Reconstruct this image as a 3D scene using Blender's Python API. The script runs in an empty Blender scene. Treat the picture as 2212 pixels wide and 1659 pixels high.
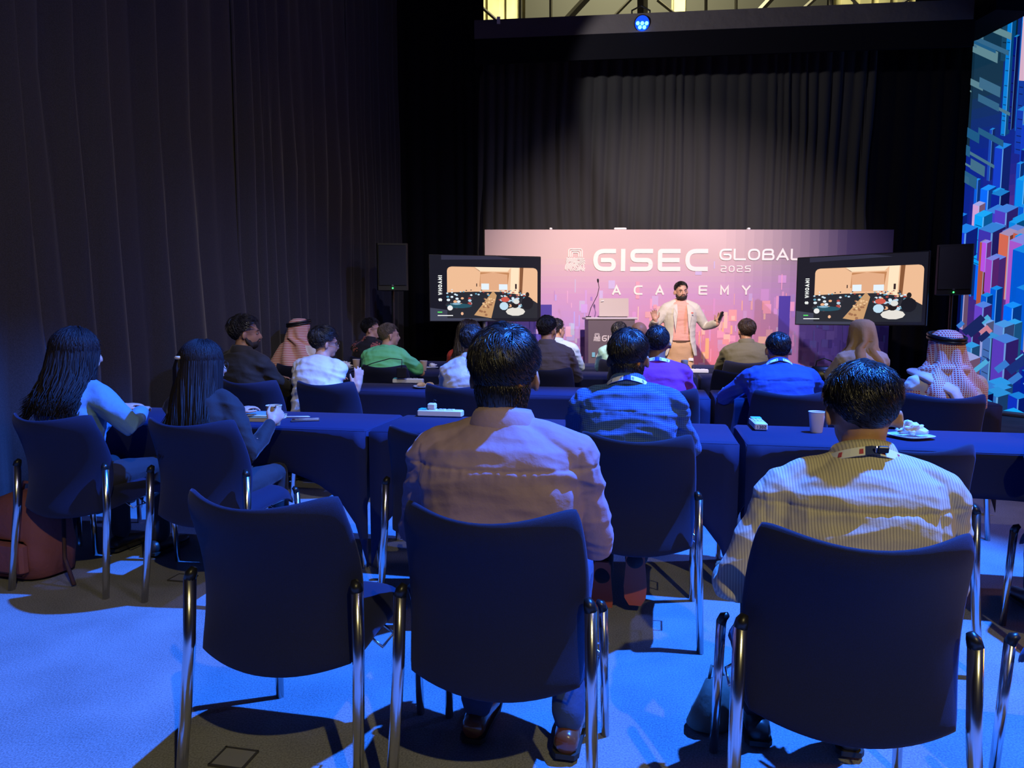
import bpy, bmesh, math, random
import numpy as np
from mathutils import Vector, Matrix, noise, Euler
from math import sin, cos, pi, radians as R, sqrt, atan2, exp
random.seed(7)
SC = bpy.context.scene
COL = SC.collection

# ------------------------------------------------------------------ camera, world, lights, exposure
FPX, CAMH, PITCH = 1530.0, 1.32, R(5.58)
cam = bpy.data.cameras.new('camera'); cam.sensor_width = 36; cam.lens = FPX/2212*36; cam.clip_start = .05
camo = bpy.data.objects.new('camera', cam); COL.objects.link(camo)
camo.location = (0, 0, CAMH); camo.rotation_euler = (pi/2-PITCH, 0, 0); SC.camera = camo
SC.view_settings.view_transform = 'Standard'; SC.view_settings.look = 'None'
SC.view_settings.gamma = 1; SC.view_settings.use_curve_mapping = False
SC.view_settings.exposure = 0.0
w = bpy.data.worlds.new('hall_air'); w.use_nodes = True; SC.world = w
w.node_tree.nodes['Background'].inputs[0].default_value = (.24, .22, .5, 1)
w.node_tree.nodes['Background'].inputs[1].default_value = .022

def lamp(name, kind, loc, aim, power, col, size=.1, angle=90, blend=.3):
    L = bpy.data.lights.new(name, kind); L.energy = power; L.color = col
    if kind == 'SPOT': L.spot_size = R(angle); L.spot_blend = blend; L.shadow_soft_size = size
    elif kind == 'AREA': L.size = size
    else: L.shadow_soft_size = size
    o = bpy.data.objects.new(name, L); COL.objects.link(o); o.location = loc
    o.rotation_euler = (Vector(aim)-Vector(loc)).to_track_quat('-Z', 'Y').to_euler()
    return o
# blue and warm spots on the truss behind and right of the audience
lamp('blue_truss_spot', 'SPOT', (3.1, 3.1, 6.6), (.15, 2.5, .2), 9800, (.022, .18, 1), .05, 55, .3)
lamp('warm_truss_spot', 'SPOT', (1.6, -2.4, 5.0), (.2, 2.6, .6), 540, (.97, .80, .32), .04, 74, .6)
lamp('blue_wash', 'SPOT', (4.6, 4.6, 6.2), (.9, 6.0, .7), 1300, (.10, .2, 1), .12, 62, .7)
# stage lights on the banner and the speaker
lamp('front_audience_spot', 'SPOT', (-.4, 2.6, 5.8), (-.6, 6.2, .9), 330, (.95, .92, 1), .08, 50, .8)
lamp('stage_warm_spot', 'SPOT', (.9, 3.4, 5.2), (2.1, 9.6, 1.4), 2700, (1, .78, .66), .08, 50, .8)
lamp('stage_cool_spot', 'SPOT', (5.2, 4.4, 5.2), (1.9, 9.4, 1.0), 700, (.55, .55, 1), .06, 60, .8)
lamp('curtain_lamp', 'SPOT', (-.2, 7.4, 4.9), (3.1, 10.4, 4.1), 210, (1, .94, .9), .06, 56, .3)
lamp('side_curtain_lamp', 'SPOT', (2.2, .5, 4.6), (-2.7, 4.5, 2.6), 190, (.60, .56, 1), .4, 95, .9)
lamp('orange_hall_glow', 'AREA', (6.6, 2.6, 2.0), (1.4, 2.2, .5), 40, (1, .36, .07), 1.3)
lamp('roof_light', 'AREA', (3.0, 15.0, 11.5), (4, 19, 9), 1500, (1, .95, .55), 2.0)

# ------------------------------------------------------------------ frames of reference
PH = R(11.5); CP, SP = cos(PH), sin(PH)
def uv(u, v, z=0): return Vector((u*CP+v*SP, -u*SP+v*CP, z))
def at(px, py, D):                       # where a line of sight meets the upright plane y = D
    d = Vector((px-1106, FPX*cos(PITCH)+(829.5-py)*sin(PITCH), -FPX*sin(PITCH)+(829.5-py)*cos(PITCH)))
    return Vector((0, 0, CAMH)) + d*(D/d.y)
def rowpos(px, v, z=0, zs=.9):
    t = (px-1106)/FPX; D = v
    for _ in range(6):
        X = t*(D*.995+.0975*(CAMH-zs)); D = (v-X*SP)/CP
    return Vector((X, D, z))
def u_of(px, v, zs=.9):
    p = rowpos(px, v, 0, zs); return p.x*CP-p.y*SP

# ------------------------------------------------------------------ materials
MATS = {}
def mat(name, col, rough=.7, metal=0, spec=.5, emit=None, es=1, sheen=0, bump=None, vary=None, coat=0):
    if name in MATS: return MATS[name]
    m = bpy.data.materials.new(name); m.use_nodes = True; MATS[name] = m
    nt = m.node_tree; b = nt.nodes['Principled BSDF']
    b.inputs['Base Color'].default_value = (*col, 1); b.inputs['Roughness'].default_value = rough
    b.inputs['Metallic'].default_value = metal; b.inputs['Specular IOR Level'].default_value = spec
    if sheen: b.inputs['Sheen Weight'].default_value = sheen; b.inputs['Sheen Roughness'].default_value = .4; b.inputs['Sheen Tint'].default_value = (*[.4+.6*c/max(col) for c in col], 1)
    if coat: b.inputs['Coat Weight'].default_value = coat
    if emit: b.inputs['Emission Color'].default_value = (*emit, 1); b.inputs['Emission Strength'].default_value = es
    tc = nt.nodes.new('ShaderNodeTexCoord')
    if vary:
        sc, amt = vary; n = nt.nodes.new('ShaderNodeTexNoise'); n.inputs['Scale'].default_value = sc; n.inputs['Detail'].default_value = 3
        r = nt.nodes.new('ShaderNodeValToRGB'); r.color_ramp.elements[0].position = .35; r.color_ramp.elements[1].position = .65
        r.color_ramp.elements[0].color = (*[c*(1-amt) for c in col], 1); r.color_ramp.elements[1].color = (*[min(1, c*(1+amt)) for c in col], 1)
        nt.links.new(tc.outputs['Object'], n.inputs['Vector']); nt.links.new(n.outputs['Fac'], r.inputs[0]); nt.links.new(r.outputs[0], b.inputs['Base Color'])
    if bump:
        sc, st, ds = bump; n = nt.nodes.new('ShaderNodeTexNoise'); n.inputs['Scale'].default_value = sc; n.inputs['Detail'].default_value = 4
        bp = nt.nodes.new('ShaderNodeBump'); bp.inputs['Strength'].default_value = st; bp.inputs['Distance'].default_value = ds
        nt.links.new(tc.outputs['Object'], n.inputs['Vector']); nt.links.new(n.outputs['Fac'], bp.inputs['Height']); nt.links.new(bp.outputs[0], b.inputs['Normal'])
    return m
def pattern(name, c1, c2, kind, freq, width=.5, rough=.8, bump=True):
    """woven stripes ('x','z') or checks ('grid' lines, 'gingham') in object coordinates"""
    if name in MATS: return MATS[name]
    m = mat(name, c1, rough, sheen=.15, bump=(60, .25, .004) if bump else None); nt = m.node_tree; b = nt.nodes['Principled BSDF']
    tc = nt.nodes.new('ShaderNodeTexCoord'); sx = nt.nodes.new('ShaderNodeSeparateXYZ')
    nz = nt.nodes.new('ShaderNodeTexNoise'); nz.inputs['Scale'].default_value = 4; mx = nt.nodes.new('ShaderNodeVectorMath'); mx.operation = 'SCALE'; mx.inputs['Scale'].default_value = .015
    ad = nt.nodes.new('ShaderNodeVectorMath'); ad.operation = 'ADD'
    nt.links.new(tc.outputs['Object'], nz.inputs['Vector']); nt.links.new(nz.outputs['Color'], mx.inputs[0])
    nt.links.new(tc.outputs['Object'], ad.inputs[0]); nt.links.new(mx.outputs[0], ad.inputs[1]); nt.links.new(ad.outputs[0], sx.inputs[0])
    def wave(axis, f):
        if isinstance(axis, tuple):
            a = nt.nodes.new('ShaderNodeMath'); a.operation = 'ADD'; nt.links.new(sx.outputs[axis[0]], a.inputs[0]); nt.links.new(sx.outputs[axis[1]], a.inputs[1]); src = a.outputs[0]
        else: src = sx.outputs[axis]
        a = nt.nodes.new('ShaderNodeMath'); a.operation = 'MULTIPLY'; a.inputs[1].default_value = f; nt.links.new(src, a.inputs[0])
        fr = nt.nodes.new('ShaderNodeMath'); fr.operation = 'FRACT'; nt.links.new(a.outputs[0], fr.inputs[0])
        g = nt.nodes.new('ShaderNodeMath'); g.operation = 'LESS_THAN'; g.inputs[1].default_value = width; nt.links.new(fr.outputs[0], g.inputs[0])
        return g.outputs[0]
    if kind in ('x', 'z'): out = wave(0 if kind == 'x' else 2, freq)
    else:
        p, q = wave(0, freq), wave(2, freq); o = nt.nodes.new('ShaderNodeMath')
        o.operation = 'MAXIMUM' if kind == 'grid' else 'MULTIPLY'; nt.links.new(p, o.inputs[0]); nt.links.new(q, o.inputs[1]); out = o.outputs[0]
    mix = nt.nodes.new('ShaderNodeMix'); mix.data_type = 'RGBA'
    mix.inputs[6].default_value = (*c1, 1); mix.inputs[7].default_value = (*c2, 1)
    nt.links.new(out, mix.inputs[0]); nt.links.new(mix.outputs[2], b.inputs['Base Color'])
    return m
def printmat(name, emit=0.0, rough=.6, gloss=.3):
    """printed colours kept in the mesh's own 'Col' attribute; emit > 0 for screens and backlit fabric"""
    if name in MATS: return MATS[name]
    m = mat(name, (.5, .5, .5), rough, spec=gloss); nt = m.node_tree; b = nt.nodes['Principled BSDF']
    a = nt.nodes.new('ShaderNodeAttribute'); a.attribute_name = 'Col'
    if emit:
        b.inputs['Base Color'].default_value = (.005, .005, .007, 1)
        nt.links.new(a.outputs['Color'], b.inputs['Emission Color']); b.inputs['Emission Strength'].default_value = emit
    else: nt.links.new(a.outputs['Color'], b.inputs['Base Color'])
    return m
FAB = mat('chair_fabric', (.003, .006, .036), .85, sheen=.18, bump=(900, .4, .002), vary=(500, .3))
CHROME = mat('chrome', (.8, .8, .82), .2, 1)
BLACKPL = mat('black_plastic', (.012, .012, .014), .35)
CLOTH = mat('table_stretch_cloth', (.003, .008, .058), .85, sheen=.08, bump=(700, .2, .001))
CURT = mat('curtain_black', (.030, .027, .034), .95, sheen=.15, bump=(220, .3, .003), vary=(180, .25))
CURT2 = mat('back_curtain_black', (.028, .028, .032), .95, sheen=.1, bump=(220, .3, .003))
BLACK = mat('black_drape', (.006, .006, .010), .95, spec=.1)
WHITEPL = mat('white_plastic', (.75, .77, .80), .35)
TEAL = mat('teal_plastic', (.05, .55, .65), .4)
PAPER = mat('white_paper', (.78, .76, .74), .7)
KRAFT = mat('kraft_cup', (.62, .43, .27), .7)
SKINS = {'a': mat('skin_brown', (.36, .19, .12), .5, bump=(90, .15, .002)), 'b': mat('skin_light', (.58, .33, .24), .5, bump=(90, .15, .002)),
         'c': mat('skin_dark', (.20, .10, .065), .5, bump=(90, .15, .002)), 'd': mat('skin_tan', (.46, .25, .16), .5, bump=(90, .15, .002))}
HAIR = mat('hair_black', (.012, .011, .013), .30, spec=.8)
HAIRB = mat('hair_dark_brown', (.030, .018, .012), .4, spec=.6)
HAIRG = mat('hair_brown_grey', (.13, .10, .075), .5)
def cloth(name, col, **k): return mat(name, col, k.pop('rough', .85), sheen=.15, bump=k.pop('bump', (45, .35, .006)), **k)

# ------------------------------------------------------------------ mesh building
class MB:
    def __init__(s): s.v = []; s.f = []; s.c = []; s.col = (1, 1, 1)
    def add(s, vs, fs):
        o = len(s.v); s.v += [tuple(p) for p in vs]; s.f += [tuple(i+o for i in f) for f in fs]; s.c += [s.col]*len(fs)
    def quad(s, *p): s.add(p, [tuple(range(len(p)))])
    def box(s, c, size, rot=None, taper=1.0, bev=0):
        x, y, z = [k/2 for k in size]; c = Vector(c); M = Euler(rot).to_matrix() if rot else Matrix.Identity(3)
        if bev:
            b = min(bev, x*.9, y*.9, z*.9); rings = []
            for zz, ins in ((-z, b), (-z+b, 0), (z-b, 0), (z, b)):
                t = taper if zz > 0 else 1; X, Y = (x-ins)*t, (y-ins)*t; bb = b*.7
                rings.append([M@Vector(q)+c for q in ((X, Y-bb, zz), (X-bb, Y, zz), (-X+bb, Y, zz), (-X, Y-bb, zz), (-X, -Y+bb, zz), (-X+bb, -Y, zz), (X-bb, -Y, zz), (X, -Y+bb, zz))])
            s.loft(rings); return
        vs = []
        for k in (-1, 1):
            t = taper if k > 0 else 1
            vs += [M@Vector((i*x*t, j*y*t, k*z))+c for i, j in ((-1, -1), (1, -1), (1, 1), (-1, 1))]
        s.add(vs, [(3, 2, 1, 0), (4, 5, 6, 7), (0, 1, 5, 4), (1, 2, 6, 5), (2, 3, 7, 6), (3, 0, 4, 7)])
    def loft(s, rings, caps=True, closed=True):
        n = len(rings[0]); o = len(s.v)
        for r in rings: s.v += [tuple(p) for p in r]
        fs = []
        for i in range(len(rings)-1):
            for j in range(n if closed else n-1):
                a, b = j, (j+1) % n
                fs.append((o+i*n+a, o+i*n+b, o+(i+1)*n+b, o+(i+1)*n+a))
        if caps: fs.append(tuple(o+j for j in reversed(range(n)))); fs.append(tuple(o+(len(rings)-1)*n+j for j in range(n)))
        s.f += fs; s.c += [s.col]*len(fs)
    def tube(s, pts, rad, n=8, flat=1.0, round_ends=False, caps=True):
        pts = [Vector(p) for p in pts]; rad = [rad]*len(pts) if isinstance(rad, (int, float)) else list(rad)
        T = [(pts[min(i+1, len(pts)-1)]-pts[max(i-1, 0)]).normalized() for i in range(len(pts))]
        if round_ends:
            p0, p1 = pts[0], pts[-1]; r0, r1 = rad[0], rad[-1]; t0, t1 = T[0], T[-1]
            pts = [p0-t0*r0*.95, p0-t0*r0*.7]+pts+[p1+t1*r1*.7, p1+t1*r1*.95]
            rad = [r0*.3, r0*.72]+rad+[r1*.72, r1*.3]; T = [t0, t0]+T+[t1, t1]
        up = Vector((0, 0, 1)) if abs(T[0].z) < .9 else Vector((1, 0, 0)); a = T[0].cross(up).normalized(); rings = []
        for p, r, t in zip(pts, rad, T):
            a = (a-t*a.dot(t)).normalized(); b = t.cross(a)
            rings.append([p+a*cos(2*pi*k/n)*r+b*sin(2*pi*k/n)*r*flat for k in range(n)])
        s.loft(rings, caps=caps)
    def ell(s, c, r, rot=None, nu=16, nv=10):
        c = Vector(c); M = rot if isinstance(rot, Matrix) else (Euler(rot).to_matrix() if rot else Matrix.Identity(3)); rings = []
        for i in range(nv+1):
            a = -pi/2+pi*(i+.25 if i == 0 else (i-.25 if i == nv else i))/nv
            rings.append([c+M@Vector((r[0]*cos(a)*cos(2*pi*k/nu), r[1]*cos(a)*sin(2*pi*k/nu), r[2]*sin(a))) for k in range(nu)])
        s.loft(rings)
    def lathe(s, prof, c=(0, 0, 0), n=24, caps=True):
        s.loft([[Vector(c)+Vector((r*cos(2*pi*k/n), r*sin(2*pi*k/n), z)) for k in range(n)] for r, z in prof], caps=caps)
    def mesh(s, name, smooth=False):
        me = bpy.data.meshes.new(name); me.from_pydata(s.v, [], s.f)
        if any(c != (1, 1, 1) for c in s.c):
            at_ = me.color_attributes.new('Col', 'FLOAT_COLOR', 'CORNER'); arr = []
            for f, c in zip(s.f, s.c): arr += [c[0], c[1], c[2], 1.0]*len(f)
            at_.data.foreach_set('color', arr)
        if smooth: me.polygons.foreach_set('use_smooth', [True]*len(me.polygons))
        me.update(); return me
    def build(s, name, m, parent=None, smooth=False, loc=None, auto=False):
        me = s.mesh(name, smooth or auto)
        if auto: me.set_sharp_from_angle(angle=R(40))
        return link(name, me, m, parent, loc)
def link(name, me, m, parent=None, loc=None):
    o = bpy.data.objects.new(name, me); COL.objects.link(o)
    if m: me.materials.append(m)
    if parent: o.parent = parent
    if loc is not None: o.location = loc
    return o
def thing(name, label, cat, loc=(0, 0, 0), rz=0, group=None):
    o = bpy.data.objects.new(name, None); COL.objects.link(o); o.location = loc; o.rotation_euler = (0, 0, rz)
    o.empty_display_size = .1; return tag(o, label, cat, group)
def tag(o, label, cat, group=None):
    o['label'] = label; o['category'] = cat
    if group: o['group'] = group
    return o
def struct(o): o['kind'] = 'structure'; return o
def copytree(o, parent=None):
    c = o.copy(); COL.objects.link(c)
    if parent: c.parent = parent
    for ch in list(o.children): copytree(ch, c)
    return c
def fuse(mb, voxel, smooth=4, name='m'):
    """one continuous surface out of overlapping closed pieces"""
    me = mb.mesh('t'); bm = bmesh.new(); bm.from_mesh(me); bmesh.ops.recalc_face_normals(bm, faces=bm.faces); bm.to_mesh(me); bm.free()
    o = bpy.data.objects.new('t', me); COL.objects.link(o)
    r = o.modifiers.new('r', 'REMESH'); r.mode = 'VOXEL'; r.voxel_size = voxel
    if smooth: q = o.modifiers.new('s', 'SMOOTH'); q.iterations = smooth; q.factor = .5
    dg = bpy.context.evaluated_depsgraph_get(); out = bpy.data.meshes.new_from_object(o.evaluated_get(dg)); out.name = name
    bpy.data.objects.remove(o); bpy.data.meshes.remove(me)
    out.polygons.foreach_set('use_smooth', [True]*len(out.polygons)); return out
def warp(me, fn):
    n = len(me.vertices); co = np.empty(n*3); me.vertices.foreach_get('co', co); no = np.empty(n*3)
    me.vertices.foreach_get('normal', no); co = co.reshape(-1, 3); no = no.reshape(-1, 3)
    for i in range(n):
        p = Vector(co[i]); d = fn(p, Vector(no[i])); co[i] += no[i]*d
    me.vertices.foreach_set('co', co.ravel()); me.update()

# ------------------------------------------------------------------ stroke lettering
def rounded(pts, rad, closed=False, seg=6):
    pts = [Vector(p) for p in pts]; n = len(pts); out = []
    for i, p in enumerate(pts):
        if not closed and i in (0, n-1): out.append(p); continue
        a, b = pts[(i-1) % n], pts[(i+1) % n]; da, db = a-p, b-p; r = min(rad, da.length*.5, db.length*.5)
        ang = da.angle(db)
        if r < 1e-5 or ang > 2.9: out.append(p); continue
        s, e = p+da.normalized()*r, p+db.normalized()*r
        for k in range(seg+1):
            t = k/seg; out.append(s*(1-t)**2+p*2*t*(1-t)+e*t*t)
    return out
GL = {'G': ([[(1, 1), (0, 1), (0, 0), (1, 0), (1, .5), (.42, .5)]], .45), 'I': ([[(.5, 1), (.5, 0)]], 0), 'S': ([[(1, 1), (0, 1), (0, .5), (1, .5), (1, 0), (0, 0)]], .3),
      'E': ([[(1, 1), (0, 1), (0, 0), (1, 0)], [(0.05, .5), (.95, .5)]], .08), 'C': ([[(1, 1), (0, 1), (0, 0), (1, 0)]], .45), 'L': ([[(0, 1), (0, 0), (1, 0)]], .1),
      'O': ([[(0, 0), (0, 1), (1, 1), (1, 0), 'c']], .45), 'B': ([[(0, 0), (0, 1), (.92, 1), (.92, .52), (0, .52)], [(.5, .52), (1, .52), (1, 0), (0, 0)]], .3),
      'A': ([[(0, 0), (.5, 1), (1, 0)], [(.2, .28), (.8, .28)]], 0), 'D': ([[(0, 0), (0, 1), (1, 1), (1, 0), 'c']], .2), 'M': ([[(0, 0), (0, 1), (.5, .3), (1, 1), (1, 0)]], 0),
      'Y': ([[(0, 1), (.5, .45), (1, 1)], [(.5, .45), (.5, 0)]], 0), '2': ([[(0, 1), (1, 1), (1, .5), (0, .5), (0, 0), (1, 0)]], .25), '0': ([[(0, 0), (0, 1), (1, 1), (1, 0), 'c']], .35),
      '5': ([[(1, 1), (0, 1), (0, .55), (1, .55), (1, 0), (0, 0)]], .2), '1': ([[(.2, .8), (.5, 1), (.5, 0)]], 0), '3': ([[(0, 1), (1, 1), (1, 0), (0, 0)], [(.3, .5), (1, .5)]], .25),
      'W': ([[(0, 1), (.25, 0), (.5, .8), (.75, 0), (1, 1)]], 0), 'H': ([[(0, 0), (0, 1)], [(1, 0), (1, 1)], [(0, .5), (1, .5)]], 0),
      '$': ([[(1, .85), (0, .85), (0, .5), (1, .5), (1, .15), (0, .15)], [(.5, 1), (.5, 0)]], .2), '9': ([[(1, .5), (0, .5), (0, 1), (1, 1), (1, 0), (0, 0)]], .2)}
def stroke(mb, pts, th, O, X, Y, closed=False, off=0, ext=False):
    """flat ribbon along pts (2D) laid in the plane O + x X + y Y"""
    if ext: pts = [pts[0]+(pts[0]-pts[1]).normalized()*th/2]+pts[1:-1]+[pts[-1]+(pts[-1]-pts[-2]).normalized()*th/2]
    N = Vector(X).cross(Vector(Y)).normalized(); n = len(pts); L = []; Rr = []
    for i, p in enumerate(pts):
        a = pts[(i-1) % n] if closed or i else None; b = pts[(i+1) % n] if closed or i < n-1 else None
        d1 = (p-a).normalized() if a is not None and (p-a).length > 1e-7 else None; d2 = (b-p).normalized() if b is not None and (b-p).length > 1e-7 else None
        if d1 is None: d1 = d2
        if d2 is None: d2 = d1
        t = (d1+d2); t = t.normalized() if t.length > 1e-6 else d1
        m = Vector((-t.y, t.x)); k = 1/max(.45, m.dot(Vector((-d1.y, d1.x))))
        L.append(p+m*th/2*k); Rr.append(p-m*th/2*k)
    P = lambda q: O+X*q.x+Y*q.y+N*off
    for i in range(n if closed else n-1):
        j = (i+1) % n; q_ = N*(2.5e-5*i); mb.quad(P(Rr[i])+q_, P(Rr[j])+q_, P(L[j])+q_, P(L[i])+q_)
def word(mb, txt, O, X, Y, w, h, th, gap, off=.001):
    """letters of width w, height h, stroke th in metres; X, Y unit vectors"""
    x = 0
    for ch in txt:
        if ch == ' ': x += w*.6+gap; continue
        lines, rad = GL[ch]; cw = th*1.05 if ch == 'I' else w
        for ln in lines:
            closed = ln[-1] == 'c'; q = ln[:-1] if closed else ln
            pts = [Vector((x+th/2+(cw-th)*a, th/2+(h-th)*b)) for a, b in q]
            pts = rounded(pts, rad*h, closed) if rad else pts
            stroke(mb, pts, th, O, X, Y, closed, off+.0012*lines.index(ln), not closed)
        x += cw+gap
    return x-gap
def padlock(mb, O, X, Y, w, h, off=.001):
    """padlock drawn out of finger-print ridges"""
    th = w*.045; bh = h*.62; cx, cy = w*.62, bh*.32
    for k in range(3): 
        i = k*w*.085; stroke(mb, rounded([Vector((w*.16+i, bh*1.02)), Vector((w*.16+i, h-i)), Vector((w*.84-i, h-i)), Vector((w*.84-i, bh*1.02))], w*.12), th, O, X, Y, False, off)
    for k in range(1, 15):
        r = k*w*.068; seg = []
        for j in range(49):
            a = j/48*2*pi; rr = r*(1+.12*sin(2*a+.6)); p = Vector((cx+rr*cos(a)*1.05, cy+rr*sin(a)*.95))
            if 0 < p.x < w and 0 < p.y < bh and (k*7+j) % 23: seg.append(p)
            else:
                if len(seg) > 1: stroke(mb, seg, th, O, X, Y, False, off)
                seg = []
        if len(seg) > 1: stroke(mb, seg, th, O, X, Y, False, off)

# ------------------------------------------------------------------ the hall
fm = mat('carpet', (.36, .37, .42), .95); nt = fm.node_tree; b = nt.nodes['Principled BSDF']
tc = nt.nodes.new('ShaderNodeTexCoord'); n1 = nt.nodes.new('ShaderNodeTexNoise'); n1.inputs['Scale'].default_value = 170; n1.inputs['Detail'].default_value = 2
n2 = nt.nodes.new('ShaderNodeTexNoise'); n2.inputs['Scale'].default_value = 3.5; rr = nt.nodes.new('ShaderNodeValToRGB')
rr.color_ramp.elements[0].position = .3; rr.color_ramp.elements[0].color = (.13, .135, .15, 1); rr.color_ramp.elements[1].position = .72; rr.color_ramp.elements[1].color = (.34, .35, .39, 1)
mx = nt.nodes.new('ShaderNodeMix'); mx.data_type = 'FLOAT'; mx.inputs[0].default_value = .3
nt.links.new(tc.outputs['Object'], n1.inputs['Vector']); nt.links.new(tc.outputs['Object'], n2.inputs['Vector'])
nt.links.new(n1.outputs['Fac'], mx.inputs[2]); nt.links.new(n2.outputs['Fac'], mx.inputs[3]); nt.links.new(mx.outputs[0], rr.inputs[0]); nt.links.new(rr.outputs[0], b.inputs['Base Color'])
bp = nt.nodes.new('ShaderNodeBump'); bp.inputs['Strength'].default_value = .5; bp.inputs['Distance'].default_value = .004
nt.links.new(n1.outputs['Fac'], bp.inputs['Height']); nt.links.new(bp.outputs[0], b.inputs['Normal'])
m = MB(); m.box((2.5, 8, -.05), (17, 26, .1)); fl = struct(m.build('floor', fm))

def curtain(name, P0, P1, z0, z1, m, seed, fold, amp, label, group, rows=7, thick=True):
    """pleated drape between two floor points; bottom sways, folds wander with height"""
    P0, P1 = Vector(P0), Vector(P1); L = (P1-P0).length; t = (P1-P0)/L; nn = Vector((-t.y, t.x, 0)); n = int(L/fold*9)
    rng = random.Random(seed); ph = [0]; x = 0
    while x < L+fold*3:
        d = fold*rng.uniform(.55, 1.6); ph.append(x+d); x += d
    amps = [amp*rng.uniform(.35, 1.25) for _ in ph]
    mb = MB(); grid = []
    for r in range(rows+1):
        z = z1+(z0-z1)*r/rows; row = []
        for i in range(n+1):
            s = L*i/n; q = min(max(s+noise.noise(Vector((s*.8, z*.5, seed)))*fold*.5, 0), L+fold*2)
            k = max(j for j in range(len(ph)) if ph[j] <= q); f = (q-ph[k])/(ph[k+1]-ph[k]) if k+1 < len(ph) else 0
            y = amps[k]*(sin(pi*f)**.8)*(.55+.45*(z1-z)/(z1-z0))+noise.noise(Vector((s*2, z*.7, seed+5)))*amp*.35
            row.append(P0+t*s+nn*y+Vector((0, 0, z)))
        grid.append(row)
    o = len(mb.v)
    mb.loft(grid, caps=False, closed=False)
    ob = mb.build(name, m, None, True); tag(ob, label, 'curtain', group)
    md = ob.modifiers.new('cloth', 'SOLIDIFY'); md.thickness = .006
    return ob
UL = -3.75
for i, (a, b_, sd, fo, am, lab) in enumerate((
        (-2.5, 3.7, 3, .34, .13, 'black pleated side curtain nearest the camera, behind the woman in the denim jacket'),
        (3.6, 5.95, 11, .27, .12, 'black pleated side curtain between the ponytail woman and the bearded man'),
        (5.85, 8.35, 23, .22, .10, 'black pleated side curtain behind the man in the green tee'),
        (8.25, 10.3, 31, .16, .08, 'narrow black side curtain next to the left loudspeaker'))):
    curtain('curtain', uv(UL, b_), uv(UL, a), 0, 6.6, CURT, sd, fo, am, lab, 'side curtains')
BW0, BW1 = Vector((-1.95, 10.65, 0)), Vector((6.35, 10.10, 0)); bd = (BW1-BW0).normalized()
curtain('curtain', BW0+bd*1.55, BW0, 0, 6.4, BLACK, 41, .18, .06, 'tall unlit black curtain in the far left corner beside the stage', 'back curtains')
curtain('curtain', BW0+bd*7.0, BW0+bd*1.45, 0, 5.05, CURT2, 47, .15, .10, 'wide black pleated curtain hanging behind the stage banner', 'back curtains', 9)
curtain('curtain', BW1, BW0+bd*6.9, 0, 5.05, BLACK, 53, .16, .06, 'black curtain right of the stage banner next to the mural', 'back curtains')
# wrapped beam over the stage, and its return above the mural
B0, B1 = Vector((-.49, 10.2, 5.16)), Vector((5.85, 9.55, 5.16))
m = MB(); m.box((B0+B1)/2, ((B1-B0).length, .4, .24), (0, 0, atan2(B1.y-B0.y, B1.x-B0.x)))
beamo = struct(m.build('trim_1', mat('beam_cloth', (.10, .09, .10), .9, bump=(3, .8, .05))))
m = MB(); m.box((B0+B1)/2+Vector((0, -.17, -.28)), ((B1-B0).length+.02, .04, .33), (0, 0, atan2(B1.y-B0.y, B1.x-B0.x))); struct(m.build('trim_2', BLACK))
MD = Vector((1, -1.9, 0)).normalized(); M0 = Vector((6.12, 10.45, 0)); MN = Vector((-1.9, -1, 0)).normalized()
C0 = B1+Vector((.1, .1, .02)); 
m = MB(); m.box(M0+MD*2.75+Vector((0, 0, 5.68)), (6.2, .34, .50), (0, 0, atan2(MD.y, MD.x))); m.box(Vector((6.1, 9.85, 5.30)), (.5, 1.5, .52), (0, 0, .1)); struct(m.build('trim_3', BLACK))

# far hall wall and roof truss seen over the beam
cor = mat('corrugated_cladding', (.55, .50, .30), .6, vary=(1.2, .25))
m = MB()
for k in range(60):
    x = -8+k*.5; m.box((x, 19.95+.03, 9.3), (.30, .12, 8), None); m.box((x+.25, 20.05, 9.3), (.22, .06, 8))
wf = m.build('wall_back', cor); struct(wf)
m = MB(); m.box((6.5, 20.3, 5), (32, .2, 18)); o = m.build('backing', BLACK, wf)
for k, (x0, x1) in enumerate(((0.35, 4.2), (4.6, 8.3))):
    m = MB(); m.box(((x0+x1)/2, 19.6, 9.5), (x1-x0, .1, 3)); m.build('panel', mat('dark_cladding', (.03, .028, .026), .8), wf)
roof = tag(bpy.data.objects.new('roof_truss', None), 'steel roof truss with diagonal braces above the stage beam', 'truss'); COL.objects.link(roof); roof.location = (3, 14, 6.9)
STEEL = mat('painted_steel', (.30, .27, .22), .5)
def member(a, b_, r, nm='brace'):
    m = MB(); m.tube([Vector(a)-Vector((3, 14, 6.9)), Vector(b_)-Vector((3, 14, 6.9))], r, 4); m.build(nm, STEEL, roof)
member((-2, 14, 6.75), (10, 14, 6.75), .05, 'chord'); member((-2, 14, 8.3), (10, 14, 8.3), .06, 'chord')
for px0, py0, px1, py1, r in ((1125, 50, 1125, -60, .03), (1190, 50, 1190, -60, .03), (1225, 42, 1310, -50, .07), (1388, 45, 1388, -60, .10), (1320, 42, 1400, -40, .03), (1420, 0, 1470, 40, .03), (1525, 35, 1525, -60, .03),
                              (1590, 30, 1590, -60, .03), (1635, 30, 1700, -40, .06), (1735, 20, 1790, -30, .04), (1795, 20, 1795, -50, .04), (1822, -20, 1862, 20, .03), (1040, 15, 1080, 50, .03), (1915, 30, 1990, -20, .03)):
    member(at(px0, py0, 14), at(px1, py1, 14), r)

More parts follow.
